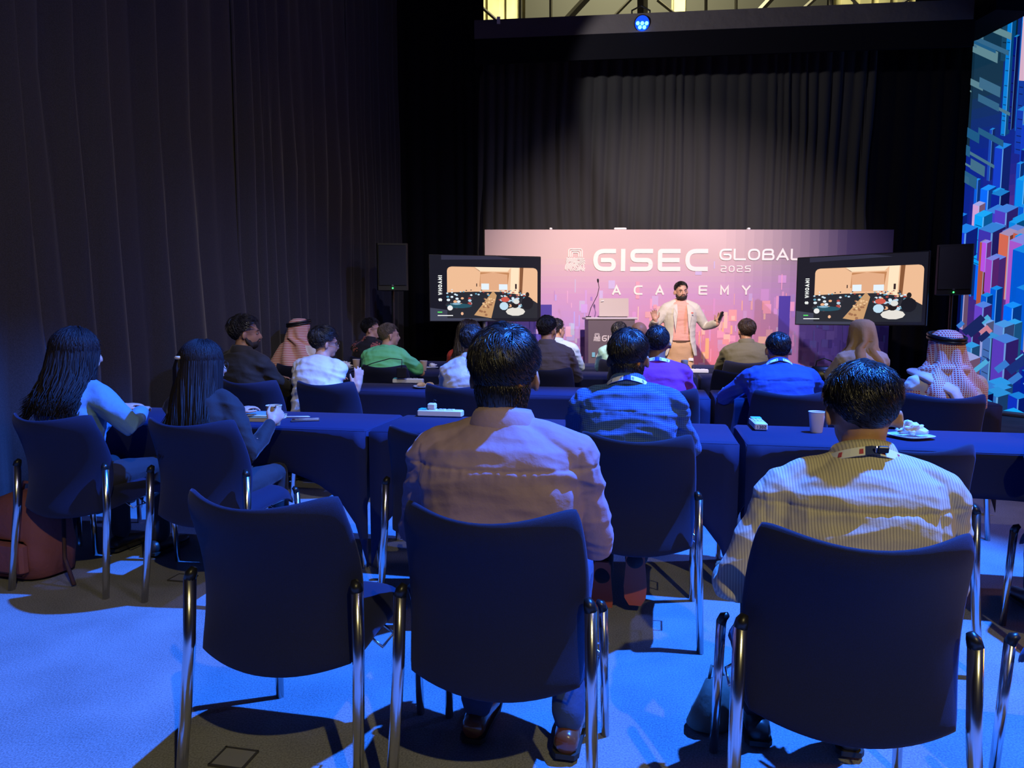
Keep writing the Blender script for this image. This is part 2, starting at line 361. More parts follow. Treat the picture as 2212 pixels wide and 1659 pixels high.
# blue moving light hanging below the beam
lp = at(1384, 50, 9.85)
t = thing('stage_light', 'round stage spotlight glowing blue, clamped under the beam', 'spotlight', lp)
m = MB(); m.tube([(0, .16, .03), (0, -.02, -.01), (.0, -.10, -.04)], [.05, .10, .105], 20, caps=True); m.build('housing', BLACKPL, t, auto=True)
m = MB(); m.tube([(-.12, 0, .0), (-.12, 0, .16), (0, 0, .22), (.12, 0, .16), (.12, 0, 0)], .012, 6); m.build('yoke', BLACKPL, t)
m = MB()
for k in range(7):
    a = k*pi/3; rr_ = 0 if k == 6 else .058; m.tube([(rr_*cos(a), -.112, -.045+rr_*sin(a)), (rr_*cos(a), -.120, -.048+rr_*sin(a))], .024, 10)
m.build('lens', mat('blue_lens', (.1, .3, 1), .2, emit=(.05, .28, 1), es=9), t)
m = MB(); m.tube([(0, -.106, -.044), (0, -.112, -.046)], .094, 20); m.build('lens_plate', mat('blue_plate', (.02, .06, .5), .3, emit=(.0, .06, 1), es=1.2), t)
# small white tag hanging on the left of the beam
m = MB(); c = at(1077, 44, 9.9); m.box(c, (.045, .02, .09)); tag(m.build('junction_box', WHITEPL), 'small white box fixed at the left end of the beam', 'box')

# ------------------------------------------------------------------ printed banner
BD = 9.75
def clampc(c): return tuple(max(0, min(1, k)) for k in c)
def mixc(a, b_, t): return tuple(a[i]*(1-t)+b_[i]*t for i in range(3))
def ban_bg(x, z):           # x 0..1 left-right, z 0..1 bottom-top
    top = mixc((.62, .46, .48), (.085, .06, .16), min(1, max(0, (x-.58)*3.2))); mid = mixc((.56, .32, .58), (.16, .08, .34), min(1, max(0, (x-.6)*2.5)))  # right end: dark purple print, darkened further for the stage light's falloff
    hot = exp(-((x-.52)/.2)**2); bot = mixc(mixc((.38, .26, .85), (.14, .08, .38), min(1, max(0, (x-.6)*2.6))), (.85, .20, .22), hot)
    if z > .62: return mixc(mid, top, min(1, (z-.62)/.22))
    return mixc(bot, mid, max(0, z-.12)/.5)
bl, br = at(1047, 500, BD).x, at(1931, 500, BD).x; zt = at(1488, 496, BD).z; zb = .12
t = thing('stage_banner', 'wide printed fabric stage banner with padlock emblem and white lettering', 'banner', ((bl+br)/2, BD, 0))
hw = (br-bl)/2; rng = random.Random(5)
m = MB(); NX, NZ = 44, 30
for i in range(NX):
    for j in range(NZ):
        m.col = clampc(ban_bg((i+.5)/NX, (j+.5)/NZ))
        f = lambda a, c_: Vector((-hw+2*hw*a/NX, .012*noise.noise(Vector((a*.25, c_*.25, 3)))*.12 if c_ > 20 else 0, zb+(zt-zb)*c_/NZ))
        m.quad(f(i, j), f(i+1, j), f(i+1, j+1), f(i, j+1))
BAN = printmat('banner_print', 0, .55, .3)
m.build('fabric', BAN, t)
m = MB(); z_ = -.012
def rect(x, z, w_, h_, c, off):
    m.col = clampc(c); m.quad(*[Vector((-hw+2*hw*a, -.0025-off, zb+(zt-zb)*b2)) for a, b2 in ((x, z), (x+w_, z), (x+w_, z+h_), (x, z+h_))])
for k in range(620):
    x = rng.uniform(0, .99); z = min(.93, abs(rng.gauss(0, .27))+rng.uniform(0, .15)); bg = ban_bg(x, z)
    if z > .62 and rng.random() < .72: continue
    w_ = rng.choice((.002, .003, .005, .009, .016, .02)); h_ = rng.uniform(.02, .10) if w_ < .012 else rng.uniform(.035, .07)
    cool = abs(x-.52) > .24; pal = [(.60, .40, .95), (.45, .42, .98), (.85, .50, .72), (.50, .62, .85), (.30, .16, .60)] if cool else [(.98, .42, .36), (.98, .55, .22), (.95, .42, .62), (.98, .66, .5), (.70, .35, .75), (.55, .50, .85)]
    if x > .75: pal = [(.34, .20, .62), (.45, .28, .6), (.26, .3, .62), (.14, .08, .35)]
    c = mixc(bg, rng.choice(pal), rng.uniform(.25, .8)); rect(x, z, w_, h_, c, k*3e-6)
for k in range(160):          # glittering lines near the foot
    x = rng.uniform(.30, .80); z = rng.uniform(.03, .16); rect(x, z, rng.uniform(.01, .05), .004, mixc(ban_bg(x, z), (1, .62, .3), rng.uniform(.3, .9)), .0022)
for z0_ in (.30,):            # dark skyline blocks at both sides
    rect(.135, .0, .03, .57, (.06, .04, .35), .0025); rect(.725, 0, .028, .62, (.08, .05, .38), .0025); rect(.10, .0, .035, .40, (.09, .07, .48), .0024)
m.build('printed_blocks', BAN, t)['kind'] = 'stuff'
m = MB(); m.col = (.86, .82, .80); X_, Y_ = Vector((1, 0, 0)), Vector((0, 0, 1)); cx_ = (bl+br)/2
s_ = BD/FPX
def bpt(px, py): p = at(px, py, BD); return Vector((p.x-cx_, -.0085, p.z))
word(m, 'GISEC', bpt(1281, 586), X_, Y_, .308, .300, .060, .066)
word(m, 'GLOBAL', bpt(1553, 562.5), X_, Y_, .168, .155, .027, .026)
word(m, '2025', bpt(1556, 588), X_, Y_, .080, .088, .014, .030)
for i, ch in enumerate('ACADEMY'): word(m, ch, bpt(1322+46.6*i, 637), X_, Y_, .118, .128, .024, 0)
padlock(m, bpt(1221, 586), X_, Y_, .27, .30)
m.build('lettering', BAN, t)
m = MB()
for a, b_ in (((-hw, 0), (hw, 0)), ((-hw, 1), (hw, 1))): pass
m.box((0, .03, zt-.02), (2*hw, .03, .03)); m.box((0, .03, .06), (2*hw, .03, .03))
for q in (-hw+.02, -hw/3, hw/3, hw-.02): m.box((q, .03, zt/2), (.03, .03, zt-.06)); m.box((q, .12, .012), (.06, .5, .02))
m.build('frame', mat('aluminium', (.6, .6, .62), .35, 1), t)
for px_, w_ in ((1340, .17), (1190, .04), (1618, .04)):
    p = bpt(px_, 494); m = MB(); m.box((p.x, .02, zt+.012), (w_, .05, .03), bev=.008); m.build('clip', WHITEPL, t)

# ------------------------------------------------------------------ mural wall of printed blocks (lit fabric, its brightness put in as emission)
MUR = printmat('mural_added_glow', .95, .5, .2)
ML, MH = 6.5, 5.5
t = thing('mural_wall', 'tall fabric wall printed with blue and pink stacked blocks, given an added glow', 'mural', M0, atan2(MD.y, MD.x))
m = MB(); m.box((ML/2, .12, MH/2), (ML, .2, MH)); m.build('frame', BLACKPL, t)
rng = random.Random(12); m = MB()
def mcol(s, z):
    a = (.0, .035, .62)
    if z > 3.4 and s < 1.3: a = mixc(a, (.012, .075, .16), min(1, (z-3.4)/.9)*(1 if s < .8 else .4))
    a = mixc(a, (.62, .13, .60), .9*exp(-((s-1.15)/.42)**2-((z-1.9)/.75)**2)); a = mixc(a, (.16, .05, .45), .8*exp(-((s-.5)/.4)**2-((z-1.15)/.5)**2))
    return a
for i in range(40):
    for j in range(40):
        s0, s1, z0, z1 = ML*i/40, ML*(i+1)/40, MH*j/40, MH*(j+1)/40; m.col = clampc(tuple(k*.45 for k in mcol(s0, z0)))
        m.quad((s0, 0, z0), (s1, 0, z0), (s1, 0, z1), (s0, 0, z1))
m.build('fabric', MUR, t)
m = MB(); k = 0
items = sorted([(rng.uniform(-.05, ML), rng.uniform(-.1, MH+.1)) for _ in range(620)], key=lambda q: -q[1])
for s0, z0 in items:
    k += 1; base = mcol(s0, z0); r_ = rng.random(); w_ = rng.uniform(.035, .12) if z0 > 2.9 else rng.uniform(.06, .19); h_ = rng.uniform(.5, 1.7) if z0 > 2.9 else rng.uniform(.2, 1.1); y = -k*8e-6-.001
    if r_ < .07: base = (.62, .34, .66)
    elif r_ < .17 and z0 < 2.6: base = (.40, .07, .66)
    elif r_ < .20 and z0 < 2.6: base = (.62, .13, .08)
    elif r_ < .34: base = (.0, .30, 1.0)
    elif r_ < .52: base = (.0, .14, .95)
    elif r_ < .66: base = (.0, .012, .28)
    if s0 < .9 and z0 > 3.3 and rng.random() < .6: continue
    if z0 < 1.4 and rng.random() < .4: base = mixc(base, (.06, .32, .72), .6)
    g = rng.uniform(.7, 1.25); base = tuple(q*g for q in base); top = mixc(base, (.02, .45, 1), .45); drk = tuple(q*.26 for q in base); sl = .42
    P = lambda a, b2: (min(max(a, .0), ML), y, min(max(b2, 0), MH))
    dx, dz = w_, w_*sl
    m.col = clampc(base); m.quad(P(s0, z0-h_), P(s0+dx, z0-h_-dz), P(s0+dx, z0-dz), P(s0, z0))
    m.col = clampc(drk); m.quad(P(s0+dx, z0-h_-dz), P(s0+2*dx, z0-h_), P(s0+2*dx, z0), P(s0+dx, z0-dz))
    m.col = clampc(top); m.quad(P(s0, z0), P(s0+dx, z0-dz), P(s0+2*dx, z0), P(s0+dx, z0+dz))
    y -= 4e-6; m.col = clampc(mixc(base, (.2, .6, 1), .5)); e_ = w_*.07; m.quad(P(s0+dx-e_, z0-h_-dz), P(s0+dx+e_, z0-h_-dz), P(s0+dx+e_, z0-dz), P(s0+dx-e_, z0-dz))
    if rng.random() < .35:
        m.col = clampc(drk); zz = z0-h_*.2
        while zz > z0-h_: m.quad(P(s0+dx*.15, zz), P(s0+dx*.85, zz-dz*.7), P(s0+dx*.85, zz-dz*.7-.012), P(s0+dx*.15, zz-.012)); zz -= rng.uniform(.05, .2)
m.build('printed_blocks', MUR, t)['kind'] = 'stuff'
m = MB()
for q in range(26):          # slanting streaks of light at the top left, tilted blocks near the foot
    s0, z0 = rng.uniform(.0, .55), rng.uniform(3.1, 5.4); m.col = clampc(mixc((.01, .10, .24), (.20, .36, .34), rng.random()**1.5*(z0-2.6)/2.4)); w_ = rng.uniform(.10, .45); h_ = rng.uniform(.02, .16); y = -.0080-q*8e-6
    e = min(s0+w_, ML); m.quad((s0, y, min(z0, MH)), (e, y, min(MH, z0-w_*.75)), (e, y, min(MH, z0-w_*.75+h_)), (s0, y, min(MH, z0+h_)))
m.col = (.70, .45, .60); m.quad((1.02, -.0079, 4.35), (1.16, -.0079, 4.30), (1.16, -.0079, 5.5), (1.02, -.0079, 5.5)); m.col = (.0, .01, .30); m.quad((1.16, -.0079, 4.30), (1.24, -.0079, 4.38), (1.24, -.0079, 5.5), (1.16, -.0079, 5.5))
for q in range(34):
    s0, z0 = rng.uniform(.05, 2.6), rng.uniform(.15, 1.25); c = rng.choice(((.08, .42, .75), (.15, .40, .75), (.6, .22, .30), (.03, .08, .4), (.04, .2, .65), (.3, .14, .6), (.01, .02, .12), (.01, .03, .2))); m.col = c; L_ = rng.uniform(.1, .35); h_ = rng.uniform(.03, .12); a = .75; y = -.0085-q*8e-6
    m.quad(*[(min(max(s0+L_*cos(a)*i_-h_*sin(a)*j_, 0), ML), y, max(.02, z0+L_*sin(a)*i_+h_*cos(a)*j_)) for i_, j_ in ((0, 0), (1, 0), (1, 1), (0, 1))])
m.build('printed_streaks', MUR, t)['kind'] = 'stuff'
m = MB(); m.box((ML/2, -.16, .02), (ML, .22, .04), bev=.01); tag_ = m.build('plinth', mat('plinth_beige', (.55, .50, .44), .7), t)

# ------------------------------------------------------------------ televisions on stands
SCR = printmat('screen_picture', 1.0, .15, .5)
def tv(P, Q, label):
    P, Q = Vector(P), Vector(Q); d = Q-P; W, H = (Vector(Q)-Vector(P)).length, .835*(Vector(Q)-Vector(P)).length/1.46
    t = thing('television', label, 'television', ((P+Q)/2*Vector((1, 1, 0)) if False else Vector(((P.x+Q.x)/2, (P.y+Q.y)/2, 0))), atan2(d.y, d.x), 'slide screens beside the stage')
    zc = (P.z+Q.z)/2-H/2; tilt = 0
    m = MB(); m.box((0, .025, zc), (W, .05, H), bev=.006); m.build('housing', mat('tv_black', (.004, .004, .005), .35), t, auto=True)
    A = lambda x, z: Vector((-W/2+.012+x*(W-.024), -.0015, zc-H/2+.012+z*(H-.024)))
    m = MB(); lay = [0]
    def poly(c, pts): lay[0] += 1; m.col = c; m.quad(*[A(x, z)+Vector((0, -lay[0]*1.5e-5, 0)) for x, z in pts])
    def blob(c, x, z, rx, rz): poly(c, [(x+rx*cos(a*pi/5), z+rz*sin(a*pi/5)) for a in range(10)])
    poly((.010, .010, .018), [(0, 0), (1, 0), (1, 1), (0, 1)]); poly((.05, .055, .09), [(0, 0), (.6, 0), (.35, .12), (0, .2)]); poly((.03, .03, .06), [(.1, .93), (.75, .96), (.6, 1), (.1, 1)])
    x0, x1, z0, z1 = .15, .975, .04, .83
    pm = lambda x, z: (x0+(x1-x0)*x, z0+(z1-z0)*z)
    cs = [(0, .0), (1, .0)]+[(1-.05+.05*cos(a), 1-.08+.08*sin(a)) for a in (0, .5, 1, pi/2)]+[(.05-.05*cos(a), 1-.08+.08*sin(a)) for a in (pi/2, 1, .5, 0)]
    poly((.88, .52, .31), [pm(*q) for q in cs])
    for c, q in (((.55, .24, .10), [(.35, .62), (.66, .62), (.68, .90), (.36, .90)]), ((.98, .78, .55), [(.3, 1), (.70, 1), (.66, .92), (.36, .92)]), ((.06, .03, .02), [(.28, 1), (.36, .91), (.38, .87), (.35, .93)]),
                 ((1, .8, .55), [(.69, .45), (.78, .45), (.79, 1), (.70, 1)]), ((.25, .10, .04), [(.79, .3), (.82, .3), (.84, 1), (.80, 1)]), ((.78, .42, .24), [(.36, .55), (.66, .55), (.66, .86), (.5, .90), (.36, .86)]),
                 ((.8, .9, .98), [(.37, .56), (.455, .56), (.455, .68), (.37, .68)]), ((.8, .9, .98), [(.565, .56), (.66, .56), (.66, .67), (.565, .67)]), ((.04, .02, .02), [(.745, .58), (.765, .58), (.765, .68), (.745, .68)]), ((.04, .02, .02), [(.315, .62), (.325, .62), (.325, .68), (.315, .68)]),
                 ((.02, .022, .03), [(0, 0), (1, 0), (1, .30), (.86, .45), (.6, .52), (.3, .52), (0, .50)]),
                 ((.60, .34, .16), [(.29, .06), (.48, .0), (.54, .45), (.50, .54)])):
        poly(c, [pm(*k_) for k_ in q])
    rg = random.Random(3)
    for k_ in range(26): 
        zz = rg.uniform(.03, .42); xx = .29+.10*zz/.45+rg.uniform(.03, .14); a_, b2 = pm(xx, zz); blob(rg.choice(((.85, .55, .3), (.35, .16, .08))), a_, b2, .014*(1-zz), .02*(1-zz))
    for k_ in range(150):
        zz = rg.uniform(.22, .56); sc_ = (.62-zz)*1.6; xx = rg.choice((rg.uniform(0, .46), rg.uniform(.58, .86)))
        if .28 < xx < .52 and zz < .45: continue
        a_, b2 = pm(xx, zz); blob(rg.choice(((.5, .7, .85), (.75, .85, .92), (.03, .03, .04), (.02, .02, .03), (.12, .35, .5), (.85, .45, .25), (.4, .06, .05))), a_, b2, .030*sc_+.003, .036*sc_+.004)
    for c, x, z, rx, rz in (((.02, .09, .13), .13, .24, .14, .045), ((.25, .45, .6), .10, .28, .05, .02), ((.62, .10, .07), .635, .37, .05, .05), ((.55, .75, .9), .62, .24, .05, .08), ((.02, .015, .015), .885, .47, .022, .05), ((.01, .01, .015), .885, .30, .07, .13),
                            ((.80, .76, .70), .75, .13, .11, .085), ((.015, .01, .01), .745, .26, .042, .06), ((.75, .75, .72), .76, .33, .035, .05), ((.9, .5, .3), .16, .09, .015, .03), ((.85, .85, .85), .03, .2, .03, .05)):
        a_, b2 = pm(x, z); blob(c, a_, b2, rx*.82, rz*.8)
    poly((.1, .9, .15), [(.065, .125), (.105, .125), (.105, .14), (.065, .14)]); poly((.9, .9, .9), [(.065, .075), (.2, .075), (.2, .088), (.065, .088)])
    m.col = (.9, .92, .9)
    word(m, '$ WHOAMI', A(.105, .30)+Vector((0, -.004, 0)), Vector((0, 0, 1)), Vector((-1, 0, 0)), .036, .048, .011, .010)
    m.build('screen', SCR, t)
    m = MB(); m.tube([(0, .09, zc-.1), (0, .09, .06)], .035, 10); m.build('pole', mat('tv_pole', (.5, .5, .52), .3, 1), t)
    m = MB(); m.box((0, .12, .03), (.9, .34, .03), bev=.01); m.build('stand_base', BLACKPL, t); m = MB(); m.box((0, .07, zc), (.4, .05, .4)); m.build('bracket', BLACKPL, t)
    return t
tv((-1.03, 8.86, 2.07), (.375, 9.27, 2.07), 'large television left of the banner, partly hiding its edge')
tv((3.58, 9.0, 2.035), (4.66, 8.0, 2.035), 'large television right of the banner, beside the mural')

# ------------------------------------------------------------------ loudspeakers on stands
def loudspeaker(px0, px1, py0, py1, D, rz, label, label2):
    p = at((px0+px1)/2, py1, D); q = at((px0+px1)/2, py0, D); H = q.z-p.z; W = .365
    t = thing('loudspeaker', label, 'loudspeaker', (p.x, p.y, p.z), rz, 'loudspeakers on stands')
    m = MB(); m.loft([[Vector((x*W/2, y, z)) for x, y in ((-.92, -.16), (.92, -.16), (1, -.12), (.72, .17), (-.72, .17), (-1, -.12))] for z in (0, H)]); m.build('cabinet', mat('speaker_body', (.007, .007, .008), .55), t)
    m = MB()
    for i in range(1): m.box((0, -.164, H*.53), (W*.88, .012, H*.86), bev=.005)
    m.build('grille', mat('speaker_grille', (.012, .012, .016), .6, bump=(400, .8, .004)), t)
    m = MB(); m.tube([(0, -.17, H*.1), (0, -.176, H*.1)], .012, 12); m.build('badge', mat('badge_grey', (.12, .12, .12), .4), t)
    m = MB(); m.tube([(0, -.17, H*.045), (0, -.176, H*.045)], .009, 8); m.build('power_led', mat('green_led', (.1, 1, .2), .4, emit=(.05, 1, .15), es=4), t)
    s = thing('speaker_stand', label2, 'stand', (p.x, p.y, 0), rz)
    m = MB(); m.tube([(0, 0, p.z), (0, 0, .5)], .018, 10); m.tube([(0, 0, .95), (0, 0, .3)], .024, 10); m.build('pole', BLACKPL, s)
    for k in range(3):
        a = pi/2+k*2*pi/3+.3; m = MB(); m.tube([(0, 0, .62), (.36*cos(a), .36*sin(a), .015)], .013, 8); m.tube([(0, 0, .3), (.18*cos(a), .18*sin(a), .31)], .008, 6); m.build('leg', BLACKPL, s)
loudspeaker(819, 879, 528, 628, 8.6, .15, 'black loudspeaker on a stand against the left curtain', 'black pole stand under the left loudspeaker')
loudspeaker(2020, 2091, 530, 637, 8.3, -.45, 'black loudspeaker on a stand in front of the mural', 'black pole stand in front of the mural')

# ------------------------------------------------------------------ lectern with laptop and microphone
LD = 9.25
lt = at(1316, 686, LD)
t = thing('lectern', 'dark printed lectern with padlock emblem standing in front of the banner', 'lectern', (lt.x, LD, 0))
m = MB(); m.box((0, 0, lt.z/2), (.56, .42, lt.z-.04), None, 1.06); m.build('body', mat('lectern_grey', (.10, .075, .095), .5), t)
m = MB(); m.box((0, 0, lt.z-.01), (.66, .48, .03), bev=.008); m.build('top', mat('lectern_top', (.5, .45, .5), .4), t)
m = MB(); O = Vector((-.255, -.226, 0))
m.col = (.62, .57, .56); padlock(m, O+Vector((.03, 0, lt.z-.30)), X_, Y_, .085, .10); word(m, 'GISEC', O+Vector((.135, 0, lt.z-.30)), X_, Y_, .062, .075, .013, .012); word(m, 'ACADEMY', O+Vector((.06, 0, lt.z-.50)), X_, Y_, .042, .042, .009, .020)
rg = random.Random(8)
for k in range(70):
    x = rg.uniform(0, .49); z = abs(rg.gauss(0, .2))+.1; m.col = rg.choice(((.8, .35, .2), (.9, .7, .2), (.3, .3, .6), (.6, .25, .45), (.2, .4, .5))); w_ = rg.uniform(.01, .03); h_ = rg.uniform(.02, .08)
    y = -.228-k*1e-5; m.quad((x-.255, y, z), (x-.255+w_, y, z), (x-.255+w_, y, z+h_), (x-.255, y, z+h_))
m.col = (.15, .4, .5); m.quad((-.245, -.229, lt.z-.50), (-.205, -.229, lt.z-.50), (-.205, -.229, lt.z-.44), (-.245, -.229, lt.z-.44))
m.build('lettering', BAN, t)
t = thing('laptop', 'open laptop with its grey lid towards the audience, on the lectern', 'laptop', (lt.x+.05, LD+.03, lt.z+.006))
m = MB(); m.box((0, .05, .008), (.36, .24, .016), bev=.004); m.build('keyboard_base', mat('laptop_dark', (.05, .05, .05), .4), t)
m = MB(); m.box((0, -.085, .125), (.38, .008, .235), (-.15, 0, 0)); m.build('lid', mat('laptop_lid', (.40, .34, .33), .45), t)
m = MB(); m.quad(*[Vector((x, -.098-z*.0, .2+z)) for x, z in ((-.165, 0), (-.13, .008), (-.13, .018), (-.165, .01))]); m.build('emblem', PAPER, t)
t = thing('microphone', 'slim gooseneck microphone rising from the left corner of the lectern', 'microphone', (lt.x-.27, LD, lt.z+.006))
m = MB(); m.tube([(0, 0, 0), (0, 0, .012)], .035, 14); m.build('base', BLACKPL, t)
m = MB(); m.tube([(0, 0, .01), (.03, -.01, .12), (.11, -.02, .28), (.13, -.03, .38), (.115, -.04, .45)], .0045, 6); m.build('gooseneck', BLACKPL, t)
m = MB(); m.tube([(.115, -.04, .45), (.112, -.045, .48)], [.010, .013], 8, round_ends=True); m.build('head', BLACKPL, t)

# ------------------------------------------------------------------ tables in stretch covers
TL, TD, TH = 1.80, .55, .74
def table_proto():
    t = thing('covered_table', 'navy table', 'table')
    m = MB(); hx, hy = TL/2, TD/2
    m.box((0, 0, TH-.012), (TL, TD, .024), bev=.010)
    m.build('cover_top', CLOTH, t, auto=True)
    m = MB(); N = 26; Z = 7
    def panel(A, B, out, apex):
        A, B = Vector(A), Vector(B); grid = []
        for j in range(Z+1):
            row = []
            for i in range(N+1):
                s = i/N; e = abs(2*s-1); low = .02+apex*max(0, 1-e**3.2)**.55
                z = (TH-.012)+(low-(TH-.012))*j/Z; k = (TH-z)/TH
                inn = .05*sin(pi*min(1, k*1.0))*(1-e**4)+.012*k*(1-e)
                row.append(A.lerp(B, s)+Vector(out)*(-inn)+Vector((0, 0, z)))
            grid.append(row)
        m.loft(grid, caps=False, closed=False)
    panel((-hx, -hy, 0), (hx, -hy, 0), (0, -1, 0), .50); panel((hx, hy, 0), (-hx, hy, 0), (0, 1, 0), .50)
    panel((hx, -hy, 0), (hx, hy, 0), (1, 0, 0), .34); panel((-hx, hy, 0), (-hx, -hy, 0), (-1, 0, 0), .34)
    o = m.build('cover_skirt', CLOTH, t, True); md = o.modifiers.new('cloth', 'SOLIDIFY'); md.thickness = .003
    for i in (-1, 1):
        for j in (-1, 1):
            m = MB(); m.tube([(i*(hx-.03), j*(hy-.035), .0), (i*(hx-.03), j*(hy-.035), TH-.03)], .014, 8); m.build('leg', CHROME, t)
    return t
proto = table_proto(); first = True
rows_v = [3.34, 5.12, 6.74, 8.00]
rn = ['nearest', 'second', 'third', 'front']
for r, v in enumerate(rows_v):
    for c, (u0, side) in enumerate(((-3.24, 'left'), (-1.42, 'middle'), (.415, 'right'))):
        o = proto if first else copytree(proto); first = False
        o.location = uv(u0+TL/2, v+TD/2); o.rotation_euler = (0, 0, -PH)
        what = {(0, 0): 'navy covered table in front of the two long-haired women', (0, 1): 'navy covered table behind the man in the mauve shirt, power strip on top', (0, 2): 'navy covered table with the white cup and the crumpled napkin plate'}.get((r, c))
        o['label'] = what or ('navy covered table at the %s of the %s row of tables' % (side, rn[r]+' (by the stage)' if r == 3 else rn[r]))
        o['group'] = 'stretch covered tables'

# ------------------------------------------------------------------ chairs
def pad(nu, nv, fn, T):
    """closed cushion from a mid-surface fn(a,b) -> (point, normal), thickness T"""
    mb = MB(); F = []; Bk = []
    for j in range(nv+1):
        for i in range(nu+1):
            a, b_ = -1+2*i/nu, -1+2*j/nv; a = a*(1.5-.5*a*a); b_ = b_*(1.5-.5*b_*b_)
            p, n = fn(a, b_); e = max(abs(a), abs(b_)); h = T/2*sqrt(max(0, 1-e**8))
            F.append(p+n*h); Bk.append(p-n*h)
    W = nu+1; o2 = len(F); fs = []
    for j in range(nv):
        for i in range(nu):
            k = j*W+i; fs.append((k, k+1, k+W+1, k+W)); fs.append((o2+k, o2+k+W, o2+k+W+1, o2+k+1))
    mb.add(F+Bk, fs)
    me = mb.mesh('pad', True); bm = bmesh.new(); bm.from_mesh(me); bmesh.ops.remove_doubles(bm, verts=bm.verts, dist=1e-5); bmesh.ops.recalc_face_normals(bm, faces=bm.faces); bm.to_mesh(me); bm.free()
    return me
def back_fn(a, b_):
    t = (b_+1)/2; z = .605+.24*b_*(1-.0*a); hwid = .224+.014*sin(pi*t)
    x = a*hwid*(1-(.06 if b_ > 0 else .02)*abs(b_)**10); z = .365+.475*t
    z += (.030*a*a)*(1-t)**3+.030*a*a*t**3; z -= .012*(abs(a)**12)*(b_ if b_ > 0 else 0)
    y = -.005+.045*sin(pi*min(1, t*1.1))-.075*t**2.2+(.060+.04*t)*a*a
    n = Vector((-.35*a, 1, .12*(2*t-.6))).normalized()
    return Vector((x, y, z)), n
def seat_fn(a, b_):
    t = (b_+1)/2; x = a*(.232-.012*abs(b_)**8); y = .06+.455*t*(1-.05*abs(a)**8)
    z = .446-.05*max(0, t-.72)**2/.0784-.030*abs(a)**5-.012*sin(pi*t)*(1-a*a)+.0
    if t < .35: z += -.04*(.35-t)
    return Vector((x, y, z)), Vector((0, .25*max(0, t-.8), 1)).normalized()
def make_chair():
    t = thing('conference_chair', 'x', 'chair')
    link('backrest', pad(22, 20, back_fn, .036), FAB, t); link('seat', pad(20, 18, seat_fn, .068), FAB, t)
    for i in (-1, 1):
        m = MB(); pts = [(i*.262, -.015, .0), (i*.250, .035, .40), (i*.246, .045, .60)]
        m.tube(pts, [.0165, .0185, .019], 14, flat=.85); lg = m.build('leg', CHROME, t, True)
        m = MB(); m.tube([(i*.246, .045, .598), (i*.242, .047, .615), (i*.236, .052, .628)], [.0195, .018, .010], 12, flat=.85); m.build('cap', BLACKPL, lg, True)
        m = MB(); m.tube([(i*.256, .505, .0), (i*.246, .485, .42)], [.015, .017], 14, flat=.85); lg = m.build('leg', CHROME, t, True)
        m = MB(); m.tube([(i*.246, .485, .418), (i*.240, .482, .436), (i*.228, .478, .445)], [.0178, .016, .009], 12, flat=.85); m.build('cap', BLACKPL, lg, True)
        m = MB(); m.tube([(i*.205, .07, .405), (i*.205, .46, .400)], .010, 8); m.build('seat_rail', CHROME, t, True)
        m = MB(); m.tube([(i*.215, .20, .40), (i*.250, .20, .375), (i*.250, .29, .375), (i*.215, .29, .40)], .004, 6); m.build('linking_hook', CHROME, t, True)
    for y_ in (.06, .46): m = MB(); m.tube([(-.21, y_, .40), (.21, y_, .40)], .010, 8); m.build('cross_bar', CHROME, t, True)
    return t
CH0 = make_chair(); used = [False]
def chair(u, v, label, group, dr=0):
    o = CH0 if not used[0] else copytree(CH0); used[0] = True
    o.location = uv(u, v); o.rotation_euler = (0, 0, -PH+dr); o['label'] = label; o['group'] = group; return o
g1, g2, g3, g4, g5 = 'chairs in the nearest row', 'chairs in the second row', 'chairs in the third row', 'chairs in the fourth row', 'chairs in the row by the stage'
V1, V2, V3, V4, V5 = 1.63, 2.77, 4.55, 6.17, 7.43
chair(-1.00, V1, 'empty navy chair with chrome legs, left of the man in the mauve shirt', g1)
chair(-.39, V1, 'navy chair under the man in the mauve shirt', g1, .0)
chair(.45, V1-.02, 'navy chair under the man in the striped shirt', g1)
chair(1.22, V1, 'navy chair cut off by the right edge of the photo, nearest row', g1)
chair(-2.76, V2, 'navy chair under the woman in the denim jacket', g2)
chair(-2.03, V2, 'navy chair under the ponytail woman in black', g2)
chair(-.88, V2, 'empty navy chair just beyond the left arm of the man in the mauve shirt', g2)
chair(-.07, V2, 'navy chair under the man in the blue checked shirt', g2)
chair(.91, V2, 'empty navy chair right behind the man in the striped shirt', g2)
chair(1.73, V2, 'navy chair at the far right end of the second row', g2)
R3 = {535: 'dark chair under the bearded man in the black jacket', 700: 'navy chair under the man in the white shirt and glasses', 985: 'navy chair under the person in the silver grey shirt', 1432: 'navy chair under the man in the purple shirt',
      1710: 'navy chair under the man in the dark blue shirt', 2045: 'dark chair under the man in the red checked headscarf near the mural'}
for p, l in R3.items(): chair(u_of(p, V3), V3, l, g3)
R4 = {640: 'dark chair under the man in the striped red headscarf', 828: 'navy chair under the man in the green tee', 1015: 'dark chair under the curly haired woman in red', 1182: 'navy chair under the man in the charcoal shirt', 1372: 'dark chair under the bald man',
      1600: 'empty dark chair between the dark blue shirt and the olive blazer', 1868: 'dark chair under the woman in the tan headscarf'}
for p, l in R4.items(): chair(u_of(p, V4), V4, l, g4)
R5 = {793: 'dark chair under the man in the flowered jacket', 1200: 'dark chair under the man in the pale blue shirt', 1340: 'dark chair under the person in the mint shirt', 1614: 'dark chair under the man in the olive blazer'}
for p, l in R5.items(): chair(u_of(p, V5), V5, l, g5)
